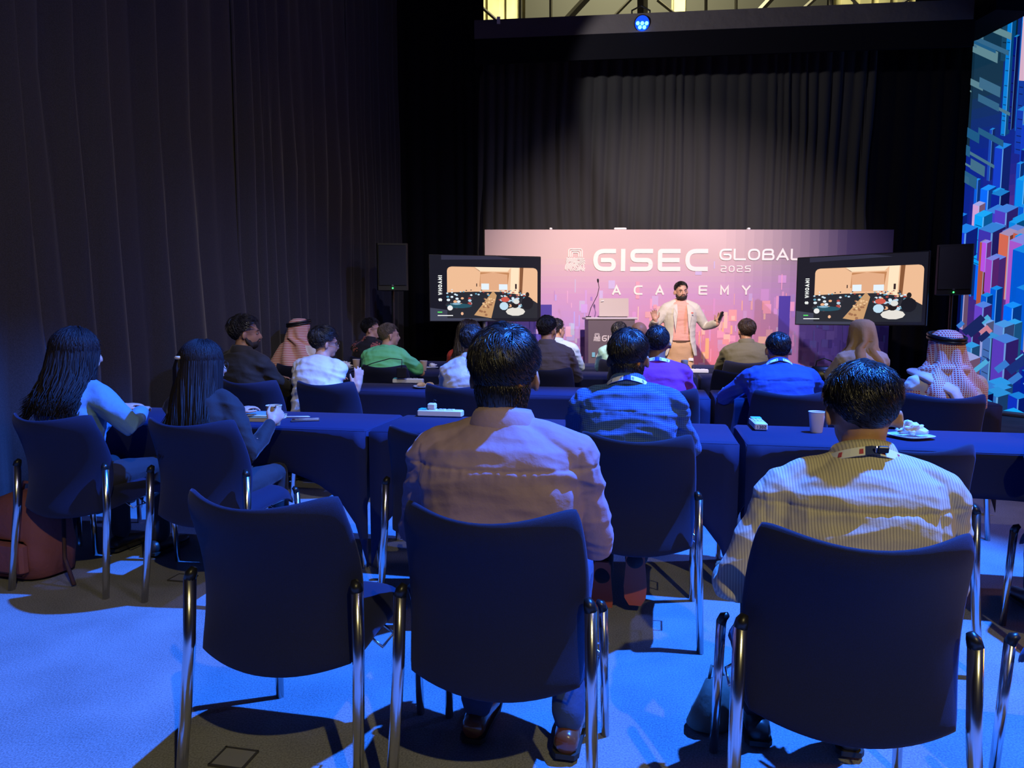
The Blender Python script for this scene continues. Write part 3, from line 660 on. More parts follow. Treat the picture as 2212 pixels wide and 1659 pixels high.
# ------------------------------------------------------------------ people
def ik(S, H, l1, l2, pole):
    d = H-S; L = max(.12, min(d.length, (l1+l2)*.992)); dn = d.normalized(); H = S+dn*L
    a = (l1*l1-l2*l2+L*L)/(2*L); h = sqrt(max(0, l1*l1-a*a)); p = (pole-dn*pole.dot(dn)).normalized()
    return S+dn*a+p*h, H
def hand(mb, W, F, N, side, curl=.5, s=1.0, spread=.08):
    """palm, four unequal fingers and a thumb; F wrist to knuckles, N out of the back of the hand"""
    F = F.normalized(); N = (N-F*N.dot(F)).normalized(); X = F.cross(N)*side
    M = Matrix((X, F, N)).transposed()
    mb.ell(W+F*.048*s, (.040*s, .052*s, .016*s), M, 12, 8); mb.tube([W-F*.02*s, W+F*.03*s], [.025*s, .030*s], 10, round_ends=True)
    for i, L in enumerate((.070, .078, .073, .058)):
        k = i-1.5; p = W+F*(.086-.004*abs(k))*s-X*k*.0195*s; d = (F-X*k*spread).normalized(); pts = [p-F*.02*s, p]; a = 0
        for j, f in enumerate((.45, .32, .23)):
            a += curl*(.5, .8, .6)[j]; dd = d*cos(a)-N*sin(a); pts.append(pts[-1]+dd*L*f*s)
        mb.tube(pts, [.0092*s, .0092*s, .0086*s, .008*s, .007*s], 8, round_ends=True)
    p = W+F*.02*s+X*.022*s; d = (F*.62+X*.72-N*.25*(.5+curl)).normalized(); e = p+d*.042*s; d2 = (F*.9+X*.25-N*.3*curl).normalized()
    mb.tube([p, e, e+d2*.030*s, e+d2*.052*s], [.013*s, .0115*s, .0095*s, .008*s], 8, round_ends=True)

TR = [(-.09, .165, .12), (0, .178, .13), (.12, .168, .122), (.25, .172, .122), (.36, .186, .126), (.44, .190, .122), (.495, .172, .108), (.535, .125, .090), (.57, .078, .072), (.60, .060, .062)]
SKULL = (.074, .094, .086)
def person(label, pos, rz, skin='a', shirt=None, pants=None, hair='short', hmat=None, s=1.0, wide=1.0, lean=0, side=0, slouch=.25, head=(0, 0, 0), look=None,
           hands=None, pole=None, vox=.010, svox=None, sleeve='long', collar=True, lan=False, folds=.004, yoke=None, group='seated audience', stand=False, strands=500, thick=(.016, .006),
           feet=None, glasses=False, beard=False, curl=.6, legs=True, shoe=None, hz=.505, over=None, fingers=None, nape=False):
    T = thing('person', label, 'person', (pos[0], pos[1], 0), rz, group); Wi = (Matrix.Translation(Vector((pos[0], pos[1], 0)))@Matrix.Rotation(rz, 4, 'Z')).inverted()
    f = 'f' in hair; HZ = (.93 if stand else hz)*1.0
    if f: wide *= .88
    def sp(h, x=0, y=0):
        n = 8; p = Vector((0, 0, HZ)); a = lean; hh = abs(h)*s*(.92 if not stand else 1); sg = 1 if h >= 0 else -1
        for k in range(n): a = lean+slouch*max(0, (k+.5)/n*h)/.6*.9; p += Vector((sin(side)*hh/n, sin(a)*hh/n, cos(a)*hh/n))*sg
        return p+Vector((x*s, y*s*cos(a), -y*s*sin(a)))
    def ring(h, a, b_, n=22, ex=2.4):
        out = []
        for k in range(n):
            t = 2*pi*k/n; c, d = cos(t), sin(t); out.append(sp(h, a*abs(c)**(2/ex)*(1 if c > 0 else -1), b_*abs(d)**(2/ex)*(1 if d > 0 else -1)))
        return out
    nk = sp(.60); hb = sp(.64); Hc = hb+Vector((0, .020*s, .062*s))
    hy, hpit, hr = head
    if look is not None:
        l = Wi@Vector((look[0], look[1], 0)); hy += -atan2(l.x, l.y)
    Hm = Euler((-hpit, hr, 0)).to_matrix(); Hm = Matrix.Rotation(hy, 3, 'Z')@Hm
    hp = lambda x, y, z: Hc+Hm@(Vector((x, y, z))*s)
    # arms and legs
    A = []
    for i, sd in enumerate((-1, 1)):
        S = sp(.475, sd*.168*wide, 0); tgt = hands[i] if hands and hands[i] is not None else ((sd*.13, .46, .80) if not stand else (sd*.28, .05, .78))
        H = (Wi@tgt[1]) if isinstance(tgt[0], str) else Vector(tgt)
        pl = Vector(pole[i]) if pole and pole[i] else Vector((sd*.75, -.25, -1)); E, H = ik(S, H, .285*s, .265*s, pl); A.append((S, E, H))
    Lg = []
    for i, sd in enumerate((-1, 1)):
        hj = Vector((sd*.095*s, 0, HZ-.01))
        if feet and feet[i]: K, An = Vector(feet[i][0]), Vector(feet[i][1])
        elif stand: K, An = Vector((sd*.12, .03, .50)), Vector((sd*.13, 0, .09))
        else: K, An = Vector((sd*.13, .43*s, .50)), Vector((sd*.13, .44*s, .09))
        Lg.append((hj, K, An))
    # skin: one continuous body
    m = MB()
    m.loft([ring(h, a*.84*wide if h < .5 else a*.9, b_*.80) for h, a, b_ in TR])
    m.tube([sp(.56), nk, hb, hp(0, -.012, -.045)], [.060*s, .057*s, .055*s, .056*s], 14, round_ends=True)
    m.ell(hp(0, -.012, .028), [k*s for k in SKULL], Hm, 22, 14); m.ell(hp(0, .030, -.030), (.058*s, .062*s, .072*s), Hm, 16, 12); m.ell(hp(0, .050, -.078), (.038*s, .038*s, .028*s), Hm, 12, 8)
    m.ell(hp(0, .0, -.035), (.064*s, .06*s, .05*s), Hm, 16, 10)
    m.tube([hp(0, .090, .012), hp(0, .105, -.018), hp(0, .106, -.028)], [.008*s, .011*s, .013*s], 8, round_ends=True)
    m.tube([hp(-.03, .082, .022), hp(0, .090, .024), hp(.03, .082, .022)], [.009*s]*3, 8, round_ends=True)
    m.tube([hp(-.018, .088, -.052), hp(0, .094, -.052), hp(.018, .088, -.052)], [.0065*s, .008*s, .0065*s], 8, round_ends=True)
    for sd in (-1, 1):
        m.ell(hp(sd*.085, -.010, -.012), (.0085*s, .019*s, .031*s), Hm@Euler((-.2, 0, sd*.55)).to_matrix(), 12, 10); m.ell(hp(sd*.074, -.004, -.02), (.011*s, .013*s, .016*s), Hm, 8, 6)
    for i, (S, E, H) in enumerate(A):
        sd = (-1, 1)[i]; F = (H-E).normalized(); m.tube([S, S.lerp(E, .5), E, E.lerp(H, .35), H], [.048*s, .044*s, .034*s, .030*s, .023*s], 10, round_ends=True)
        if fingers and fingers[i]: FF, NN, cl = fingers[i]; FF, NN = Vector(FF), Vector(NN)
        else: FF, NN, cl = F+Vector((-sd*.15, .2, 0)), Vector((0, 0, 1)) if not stand else Vector((sd, 0, 0)), curl
        hand(m, H, FF, NN, -sd, cl, s*(.92 if f else 1))
    for hj, K, An in Lg:
        if legs: m.tube([hj, K, An, An+Vector((0, .02, -.04))], [.07*s, .05*s, .033*s, .03*s], 10, round_ends=True)
    body = link('body', fuse(m, vox, 3 if vox < .008 else 2), SKINS[skin], T)
    # shirt
    if shirt:
        m = MB(); m.loft([ring(h, a*wide*(1.04 if not stand else .95) if h < .52 else a*1.08, b_*(1.07 if not stand else .98)) for h, a, b_ in ([(.05, .168, .122)]+TR[2:9] if stand else TR[:9])])
        for i, (S, E, H) in enumerate(A):
            sd = (-1, 1)[i]; nb = sp(.545, sd*.05, -.005)
            m.tube([nb, nb.lerp(S, .6)+Vector((0, 0, .006)), S], [.050*s, .060*s, .070*s], 14, round_ends=True)
            if sleeve == 'short': e2 = S.lerp(E, .75); m.tube([S, S.lerp(e2, .5), e2], [.070*s, .066*s, .064*s], 14, round_ends=True)
            else:
                en = H if sleeve != 'rolled' else E.lerp(H, .45)
                m.tube([S, S.lerp(E, .5), E, E.lerp(en, .5), E.lerp(en, .96)], [.070*s, .061*s, .053*s, .046*s, .036*s if sleeve != 'rolled' else .05*s], 14, round_ends=True)
            if f: m.ell(sp(.33, sd*.075, .10), (.065*s, .05*s, .06*s))
        me = fuse(m, svox or max(vox, .008), 5)
        off = pos[0]*7.3
        zy = sp(.465).z if yoke else None
        Spts = [a_[0] for a_ in A]
        def fold(p, n):
            q = Vector((p.x*3.2+off, p.y*3.5, (p.z+.9*p.x*p.x)*13)); a = noise.noise(q); d = folds*(.9-3.0*abs(a)); b2 = noise.noise(q*2.1+Vector((3, 1, 7)))
            d += folds*.55*(.5-2.2*abs(b2)); big = noise.noise(Vector((p.x*5+off, p.y*4, p.z*6))); d += folds*1.3*big
            dm = min((p-x).length for x in Spts)
            ang = noise.noise(Vector(((p.x+p.z*.8)*22+off, p.y*6, (p.z-p.x*.3)*5))); d += folds*1.4*ang*exp(-(dm/.16)**2)
            if zy is not None and n.y < .2:
                dz = p.z-(zy+.06*abs(p.x)*0)
                d -= .0035*exp(-(dz/.0045)**2)
                if dz < 0: d += .0035*noise.noise(Vector((p.x*75, 0, p.z*4)))*exp(dz/.028)
                sx_ = abs(abs(p.x)-.185*wide*s); 
                if p.z < zy+.05: d -= .003*exp(-(sx_/.005)**2)
            return d
        if folds: warp(me, fold)
        me.polygons.foreach_set('use_smooth', [True]*len(me.polygons)); sh = link('shirt' if not over else over, me, shirt, T)
        if collar is True:
            m = MB(); n = 26; R_ = []
            for hh, a, b_ in ((.552, .083, .080), (.575, .074, .073), (.606, .070, .069), (.612, .073, .072), (.598, .080, .079), (.566, .092, .088), (.548, .090, .086)):
                R_.append([sp(hh-.030*max(0, sin(2*pi*k/n)), a*cos(2*pi*k/n), b_*sin(2*pi*k/n)-.002) for k in range(n)])
            m.loft(R_, caps=False); m.build('collar', shirt, sh, True)
        elif collar == 'crew':
            m = MB(); n = 22; m.loft([[sp(hh-.025*max(0, sin(2*pi*k/n)), a*cos(2*pi*k/n), b_*sin(2*pi*k/n)) for k in range(n)] for hh, a, b_ in ((.560, .088, .082), (.572, .080, .076), (.580, .073, .071), (.570, .068, .066))], caps=False); m.build('neckband', shirt, sh, True)
    if lan:
        m = MB(); n = 18
        for k in range(n):
            c = [];
            for kk in (k, k+1):
                t = pi+pi*kk/n; x, y = .096*cos(t), .096*sin(t); c.append((sp(.566-.012*abs(cos(t)), x*1.03, y*1.03), sp(.590-.012*abs(cos(t)), x*.955, y*.95)))
            m.col = (.02, .04, .2) if k in (8, 9) else (.82, .86, .9); m.quad(c[0][0], c[1][0], c[1][1], c[0][1])
            if k % 3 == 1 and k not in (8, 9):
                m.col = (.25, .3, .45) if lan != 'red' else (.5, .08, .12); q = [v.copy() for v in (c[0][0], c[1][0], c[1][1], c[0][1])]; ce = sum(q, Vector())/4; o_ = (ce-sp(.58)); o_.z = 0; o_ = o_.normalized()*.0015
                m.quad(*[ce+(v-ce)*.55+o_ for v in q])
        for sd in (-1, 1): 
            m.col = (.82, .86, .9); a, b_ = sp(.562, sd*.09, .0), sp(.40, sd*.04, .15); m.quad(a+Vector((.01, 0, 0)), b_+Vector((.01, 0, 0)), b_-Vector((.01, 0, 0)), a-Vector((.01, 0, 0)))
        lo = m.build('lanyard', printmat('lanyard_print', 0), T); md = lo.modifiers.new('t', 'SOLIDIFY'); md.thickness = .002
        if lan == 'red':
            m = MB(); p = sp(.578, .022, -.101); m.box(p, (.024, .009, .017), (.3, 0, 0), bev=.002); m.build('buckle', BLACKPL, T)
            m = MB(); p = sp(.578, .006, -.102); m.box(p, (.005, .008, .017), (.3, 0, 0), bev=.002); m.build('buckle_clip', CHROME, T)
    # trousers and shoes
    if legs:
        m = MB(); m.loft([ring(h, a*wide*1.03, b_*1.05) for h, a, b_ in ([(-.22, .15, .10)] if stand else [(-.10, .15, .11)])+TR[:2]+[(.06, .17, .125)]])
        for hj, K, An in Lg: m.tube([hj+Vector((0, -.02, 0)), hj.lerp(K, .5), K, K.lerp(An, .5), An+Vector((0, 0, .02))], [.090*s, .083*s, .066*s, .058*s, .052*s], 12, round_ends=True)
        me = fuse(m, max(vox, .010), 4); warp(me, lambda p, n: .004*noise.noise(p*14)); link('trousers', me, pants or MATS['trouser_dark'], T)
        for hj, K, An in Lg:
            m = MB(); d = Vector((0, 1, 0)) if An.z < .12 else Vector((0, .15, -1)); z0 = An-Vector((0, 0, .075)) if An.z < .12 else An+Vector((0, -.03, 0)); up = Vector((0, 0, 1)) if An.z < .12 else Vector((0, .98, .15)); X = d.cross(up); rings = []
            for t, w_, h_, lift in ((-.075, .026, .055, .012), (-.06, .036, .075, .0), (-.01, .039, .082, 0), (.05, .040, .070, 0), (.11, .047, .052, 0), (.16, .043, .040, .004), (.195, .026, .028, .010)):
                rings.append([z0+d*t+X*w_*cos(a)+up*((h_/2+lift)+h_/2*sin(a)*(1 if sin(a) > 0 else .92)) for a in [2*pi*k/14 for k in range(14)]])
            m.loft(rings); so = m.build('shoe', shoe or MATS['shoe_dark'], T, True)
            m = MB(); rings = []
            for t, w_ in ((-.08, .028), (-.062, .040), (0, .041), (.11, .050), (.165, .046), (.20, .026)): rings.append([z0+d*t+X*x+up*z for x, z in ((-w_, .016), (w_, .016), (w_, 0), (-w_, 0))])
            m.loft(rings); m.build('sole', MATS['sole_red'] if An.z > .12 else MATS['sole_dark'], so)
    hm_ = hmat or HAIR; C = hp(0, -.012, .028)
    def skr(d): return s/sqrt((d.x/SKULL[0])**2+(d.y/SKULL[1])**2+(d.z/SKULL[2])**2)
    def hairline(az):
        az = abs(az); P = [(0, 42), (.6, 38), (1.0, 20), (1.35, -6), (1.6, -8), (1.85, -22), (2.2, -46), (3.2, -58)]
        for (a, e), (a2, e2) in zip(P, P[1:]):
            if az <= a2: return R(e+(e2-e)*(az-a)/(a2-a))
        return R(-58)
    def cover(d):
        az = atan2(d.x, d.y); el = math.asin(max(-1, min(1, d.z))); return (el-hairline(az))/.10
    tt, ts = thick
    if 'bald' not in hair and 'cloth' not in hair:
        m = MB(); nu, nv = 44, 30; rings = []; sd0 = pos[0]*3.1+pos[1]
        for j in range(nv+1):
            el = -pi/2+pi*(j+.2 if j == 0 else (j-.2 if j == nv else j))/nv; rg_ = []
            for i in range(nu):
                az = 2*pi*i/nu; d = Vector((sin(az)*cos(el), cos(az)*cos(el), sin(el))); cv = max(-.4, min(1, cover(d))); top = max(0, d.z)**.8
                th = (ts+(tt-ts)*top)*min(1, max(.3, 1+(el+.15)*1.1))*(1+.5*noise.noise(d*4+Vector((sd0, 0, 0))))*s; r = skr(d)+(th+.002 if cv > 0 else 0)*min(1, max(0, cv))**.5-(.012*s if cv < 0 else 0)*min(1, -cv*2.5)
                rg_.append(C+Hm@(d*r))
            rings.append(rg_)
        m.loft(rings); ho = m.build('hair', mat(hm_.name+'_matte', tuple(hm_.node_tree.nodes['Principled BSDF'].inputs['Base Color'].default_value)[:3], .85, spec=.2, bump=(70, .8, .01)) if strands else hm_, T, True)
        if strands:
            rg = random.Random(int(abs(sd0)*100)); crown = Vector((.22, -.50, .84)).normalized(); m = MB(); v = []; fcs = []
            for k in range(strands):
                z = rg.uniform(-.78, 1); a = rg.uniform(0, 2*pi); d = Vector((sqrt(1-z*z)*cos(a), sqrt(1-z*z)*sin(a), z))
                if k % 6 == 0: d = (crown+Vector([rg.gauss(0, .22) for _ in '123'])).normalized()
                if cover(d) < .15: continue
                top = max(0, d.z)**.8; L = (.018+.042*top)*rg.uniform(.6, 1.3)*(tt/.016)**.5; th = (ts+(tt-ts)*top)*s*min(1, max(.3, 1+(math.asin(d.z)+.15)*1.1)); cr = exp(-((d-crown).length/.35)**2); wd = rg.uniform(.0009, .0022)*(1 if strands > 1500 else 1.6); pts = []; dd = d.copy()
                nd = noise.noise_vector(d*5)*.45+Vector([rg.uniform(-.3, .3) for _ in '123']); lf = rg.uniform(.1, 1.2)
                for q in range(5):
                    fl = (dd-crown*dd.dot(crown)); fl = (fl.normalized()*(1-cr)+crown.cross(dd)*.55+nd*(1+3*cr)+Vector((0, .1, -.25))); fl = (fl-dd*fl.dot(dd)).normalized()
                    pts.append(C+Hm@(dd*(skr(dd)+th*(.80+.30*q/4)+.0015+.0055*s*(q/4)**1.5*lf*max(.25, top)))); dd = (dd+fl*L/4/.09).normalized()
                o_ = len(v); ax = (pts[2]-pts[0]).normalized(); nn_ = (pts[0]-C).normalized(); sdv = ax.cross(nn_).normalized()
                for q, p in enumerate(pts):
                    w_ = wd*(1, 1, .9, .6, .15)[q]; v += [p+sdv*w_, p-sdv*w_, p+nn_*w_*.8]
                for q in range(4):
                    b0 = o_+q*3
                    for e0, e1 in ((0, 1), (1, 2), (2, 0)): fcs.append((b0+e0, b0+e1, b0+3+e1, b0+3+e0))
            m.add(v, fcs); so = m.build('strands', hm_, ho, True); so['kind'] = 'stuff'
    if nape:
        m = MB(); rg = random.Random(4); cc = [hp(0, -.034, -.02), hp(0, -.040, -.05), hp(0, -.038, -.085), hp(0, -.030, -.110)]
        m.tube(cc, [.070*s, .064*s, .057*s, .050*s], 20, round_ends=True)
        for k in range(1500 if vox < .007 else 700):
            t = rg.random(); a = rg.uniform(-2.3, 2.3); c = cc[0].lerp(cc[3], t); r_ = (.071-.020*t)*s; o_ = Hm@Vector((sin(a)*r_, -cos(a)*r_, 0)); p = c+o_; q = Vector((rg.uniform(-.004, .004), rg.uniform(-.002, .002), -rg.uniform(.014, .028)))
            m.tube([p-o_*.05, p+q*.5+o_*.05, p+q], [.0014, .0012, .0003], 3, caps=False)
        o_ = m.build('nape_hair', hm_, ho, True); o_['kind'] = 'stuff'
    if 'long' in hair:
        rg = random.Random(int(pos[1]*50)); m = MB(); N = 620; down = .32 if 'pony' not in hair else .40
        for k in range(N):
            az = rg.uniform(1.25, 2*pi-1.25) if k % 8 else rg.choice((rg.uniform(.9, 1.2), -rg.uniform(.9, 1.2))); el = rg.uniform(.25, 1.35); curly = 'wavy' in hair; L = down*rg.uniform(.75, 1.08); pts = []; n = 12; rd = []
            wob = rg.uniform(0, 6)
            for q in range(n+1):
                t = q/n
                if t < .35:
                    e = el+(-.08-el)*t/.35; d = Vector((sin(az)*cos(e), cos(az)*cos(e), sin(e))); p = C+Hm@(d*(skr(d)+(.034 if curly else .022)*s+rg.uniform(-.006, .006))); base = p.copy(); e3 = d
                else:
                    u_ = (t-.35)/.65
                    if q == 5 or t-1/n < .35: ze = base.z-L; sq = sp(max(0, (ze-HZ)/s/.92)); xe = sq.x+sin(az)*(.135 if curly else .115)+rg.uniform(-.012, .012); end = Vector((xe, sq.y-.125*sqrt(max(.05, 1-((xe-sq.x)/.2)**2))-rg.uniform(.045, .075), ze)); mid = base+Vector((sin(az)*.012, -.035, -.15))
                    p = base*(1-u_)**2+mid*2*u_*(1-u_)+end*u_*u_; outw = Hm@Vector((sin(az)*(.05 if curly else .03), cos(az)*.03-.02, 0));
                    bk = -.125*s; sp_ = sp(max(0, (p.z-HZ)/s*1.0)); 
                    if curly: p += Vector((.013*sin(u_*9+wob), .008*cos(u_*8+wob), 0))*min(1, u_*2)
                pts.append(p); rd.append((.0052 if curly else .0042)*(1 if t < .75 else max(.12, (1-t)/.25))*rg.uniform(.85, 1.1))
            m.tube(pts, rd, 5, flat=.7)
        o_ = m.build('locks', hm_, ho, True); o_['kind'] = 'stuff'
        m = MB()
        for k in range(1500 if vox < .009 else 200):
            az = rg.uniform(.9, 2*pi-.9); el = rg.uniform(.3, 1.25); pts = []
            for q in range(7):
                e = el+(-.08-el)*q/6; d = Vector((sin(az+.05*sin(q))*cos(e), cos(az)*cos(e), sin(e))); pts.append(C+Hm@(d*(skr(d)+(.036 if 'wavy' in hair else .026)*s+.004*rg.random())))
            if True:
                b0 = pts[-1]; pts += [b0+Vector((sin(az)*.012*j+(.012 if 'wavy' in hair else .003)*sin(j*2+az*9), -.022*j, -.075*j)) for j in (1, 2, 3, 4)]
            m.tube(pts, rg.uniform(.0009, .002), 3, caps=False)
        o_ = m.build('strands', hm_, ho, True); o_['kind'] = 'stuff'
        if 'pony' in hair:
            p0 = hp(-.01, -.125, .055); m = MB()
            for k in range(40):
                a = rg.uniform(0, 2*pi); r0 = rg.uniform(0, .012); e = Vector((cos(a)*r0, sin(a)*r0*.5, 0)); L = rg.uniform(.26, .34)
                m.tube([p0+e+Vector((0, .03, .02)), p0+e, p0+e*1.8+Vector((0, -.02, -.06)), p0+e*2.6+Vector((rg.uniform(-.01, .01), -.02, -L*.6)), p0+e*2.2+Vector((rg.uniform(-.02, .02), -.005, -L))], [.006, .007, .008, .007, .001], 6)
            o_ = m.build('ponytail', hm_, ho, True); m = MB()
            m.lathe([(.016, -.008), (.022, -.004), (.022, .004), (.016, .008)], (0, 0, 0), 16, caps=False); m.build('hair_tie', mat('hair_tie_gold', (.75, .55, .35), .4), ho, True, loc=p0+Vector((0, -.005, -.012)))
    if beard:
        m = MB(); m.ell(hp(0, .040, -.072), (.052*s, .052*s, .042*s), Hm, 16, 10); m.ell(hp(0, .018, -.055), (.0645*s, .040*s, .034*s), Hm, 16, 10); [m.tube([hp(q*.069, -.002, -.022), hp(q*.063, .012, -.055), hp(q*.045, .035, -.085)], [.007*s, .015*s, .018*s], 8, round_ends=True) for q in (-1, 1)]; m.tube([hp(-.026, .082, -.052), hp(-.018, .093, -.040), hp(0, .098, -.038), hp(.018, .093, -.040), hp(.026, .082, -.052)], .0062*s, 8, round_ends=True)
        bo = link('beard', fuse(m, .005, 1), mat('beard_dark', (.022, .017, .015), .7, bump=(120, .5, .004)), T)
        m = MB(); m.ell(hp(0, .0925, -.050), (.019*s, .008*s, .0065*s), Hm, 12, 6); m.build('lips', mat('lips', (.36, .14, .11), .5), T, True)
    for sd in (-1, 1):
        m = MB(); m.ell(hp(sd*.031, .079, .002), (.0115*s, .0065*s, .0048*s), Hm, 10, 6); e = m.build('eye', mat('eye_white', (.34, .30, .27), .4), T, True)
        m = MB(); m.ell(hp(sd*.031, .0850, .001), (.0048*s, .0025*s, .0046*s), Hm, 8, 5); m.build('iris', mat('iris', (.02, .012, .01), .2), e, True)
        m = MB(); m.tube([hp(sd*.014, .091, .021), hp(sd*.03, .090, .027), hp(sd*.047, .078, .023)], [.0035*s, .0042*s, .002*s], 6, round_ends=True); m.build('eyebrow', hm_, T, True)
    if glasses:
        m = MB()
        for sd in (-1, 1):
            m.tube([hp(sd*.034+.023*cos(a), .100-.004*abs(cos(a)), .0+.019*sin(a)) for a in [2*pi*k/16 for k in range(17)]], .0020, 6, caps=False)
            m.tube([hp(sd*.057, .096, .006), hp(sd*.072, .075, .008), hp(sd*.082, .0, .006), hp(sd*.080, -.02, -.006)], .0018, 6)
        m.tube([hp(-.011, .102, .004), hp(.011, .102, .004)], .0018, 6); m.build('glasses', mat('glasses_frame', (.05, .03, .025), .3), T, True)
    return dict(T=T, sp=sp, hp=hp, A=A, Hm=Hm, Hc=Hc, s=s, Wi=Wi, nk=nk, body=body)

cloth('trouser_dark', (.02, .022, .035)); cloth('jeans_blue', (.03, .06, .16)); mat('shoe_dark', (.03, .025, .025), .4); mat('sole_dark', (.02, .02, .02), .7); mat('sole_red', (.55, .12, .08), .7)
HAIRW = mat('hair_long_dark', (.010, .007, .010), .62, spec=.25)
STAGE = Vector((2.2, 8.9, 0))
def sit(u, vc, dv=.20, du=0): return uv(u+du, vc+dv)
def onpx(p, vc, dv=.20): return rowpos(p, vc+dv, 0, 1.1)
M_MAUVE = cloth('mauve_shirt', (.34, .245, .35)); M_STR = pattern('striped_shirt', (.60, .56, .46), (.38, .35, .33), 'x', 150, .42)
M_CHK = pattern('blue_check_shirt', (.020, .075, .26), (.09, .20, .45), 'grid', 115, .16); M_DEN = cloth('denim', (.13, .27, .48)); M_BLK = cloth('black_knit', (.014, .014, .022))
# nearest row
person('man in a mauve dress shirt seated in the middle foreground, back to the camera', sit(-.40, V1, .19), -PH, 'a', M_MAUVE, MATS['jeans_blue'], s=1.03, wide=1.13, lean=-.10, slouch=.36, hz=.49,
       head=(.02, .03, .0), look=STAGE, hands=((-.17, .38, .64), (.13, .38, .64)), pole=((-.9, -.35, -1), (.6, -.4, -1)), vox=.0065, svox=.0048, yoke=1, folds=.0048, nape=True, strands=8000, thick=(.022, .013), shoe=mat('brown_leather', (.17, .055, .025), .25, coat=.6),
       feet=(((-.13, .42, .50), (-.13, .24, .09)), ((.15, .44, .50), (.16, .22, .09))))
p2 = person('man in a pale striped shirt with crumpled sleeves, right foreground', sit(.46, V1, .16), -PH, 'd', M_STR, None, s=.98, wide=1.06, lean=-.06, side=.10, slouch=.60, hz=.455,
       head=(.05, .30, .02), look=STAGE, hands=((-.25, .24, .60), (.16, .40, .62)), pole=((-.5, -1, -.8), (.8, -.3, -1)), sleeve='rolled', vox=.0065, svox=.0048, yoke=1, folds=.0050, strands=9000, thick=(.020, .010), lan='red')
# second row
person('woman in a denim jacket with long dark wavy hair at the far left', sit(-2.82, V2, .17), -PH-.05, 'b', M_DEN, None, 'short long wavy f', HAIRW, s=.96, lean=.06, side=-.06, slouch=.25, head=(.0, .05, .10), look=STAGE,
       hands=(None, ('w', at(305, 888, 3.62))), pole=(None, (.9, -.2, -.5)), vox=.008, folds=.005, thick=(.022, .018), strands=600)
w2 = person('woman in black with a half ponytail, glasses, holding a paper cup', sit(-2.07, V2, .17), -PH, 'b', M_BLK, None, 'short long pony f', HAIRW, s=.93, hz=.48, lean=.04, side=-.12, slouch=.28, head=(-.12, .05, -.05), look=STAGE,
       hands=(None, ('w', at(582, 916, 3.46))), pole=(None, (.8, -.1, -1)), vox=.006, svox=.008, folds=.005, thick=(.020, .016), strands=600, glasses=True, collar='crew', fingers=(None, ((.25, .55, .45), (.9, -.3, .3), .9)))
person('man in a blue checked shirt and white lanyard, second row', sit(-.12, V2, .24), -PH, 'a', M_CHK, None, s=1.0, wide=1.08, lean=.10, slouch=.42, look=STAGE, lan=True,
       hands=((-.14, .50, .79), (.16, .50, .79)), pole=((-.7, -.2, -1), (.7, -.2, -1)), vox=.008, svox=.006, yoke=1, folds=.0065, nape=True, strands=3500, thick=(.022, .009),
       feet=(((-.13, .42, .50), (-.10, .12, .14)), ((.14, .42, .47), (.05, .06, .24))))
person('person in dark clothes just entering the photo at the right edge, second row', sit(1.80, V2, .22), -PH, 'a', cloth('navy_shirt_plain', (.015, .02, .06)), None, s=1.0, lean=.1, look=STAGE)
# third row
g = lambda p, v, dv=.2: onpx(p, v, dv)
person('bearded man in a black jacket looking right, third row beside the curtain', g(515, V3), -PH-.25, 'a', cloth('black_jacket', (.02, .018, .018)), None, s=1.04, wide=1.12, lean=-.04, look=STAGE, head=(-.35, 0, 0), beard=True, thick=(.030, .014), strands=900, folds=.006)
wsh = person('man in a white tee and round glasses with one hand raised, third row', g(672, V3), -PH-.1, 'b', cloth('white_shirt', (.66, .64, .64)), None, s=.97, lean=.05, slouch=.5, look=STAGE, head=(-.25, .1, 0), glasses=True, thick=(.028, .018), strands=1500, folds=.007, collar='crew', sleeve='short', vox=.007,
       hands=(None, ('w', at(772, 838, 5.15))), fingers=(None, ((.1, .1, 1), (.8, -.5, 0), .15)))
person('person in a silver grey shirt mostly hidden by the man in mauve', g(1012, V3), -PH, 'a', cloth('silver_shirt', (.50, .48, .50), rough=.4), None, s=.97, lean=.05, look=STAGE, folds=.008)
person('man in a purple shirt with a lanyard right of the blue checked man, third row', g(1420, V3), -PH, 'c', cloth('purple_shirt', (.26, .03, .33)), None, s=.97, lean=.02, look=STAGE, lan=True, thick=(.010, .007), folds=.005, strands=600, collar='crew')
person('man in a dark blue shirt leaning forward on the table, third row', g(1694, V3, .26), -PH, 'a', cloth('dark_blue_shirt', (.022, .055, .28)), None, s=.97, wide=1.12, lean=.18, slouch=.5, look=STAGE, lan=True, thick=(.010, .006), folds=.006, strands=900, yoke=1, svox=.007, head=(.1, .1, 0), pole=((-1, 0, -.6), (1, 0, -.6)))
s1 = person('man in a white robe and red checked headscarf, third row by the mural', g(2052, V3), -PH+.1, 'a', cloth('white_robe', (.70, .66, .62)), None, 'cloth', s=.98, hz=.46, wide=1.02, lean=-.04, look=STAGE, folds=.006, hands=((-.1, .4, .7), (.1, .4, .7)), pole=((-.5, -.2, -1), (.5, -.2, -1)))
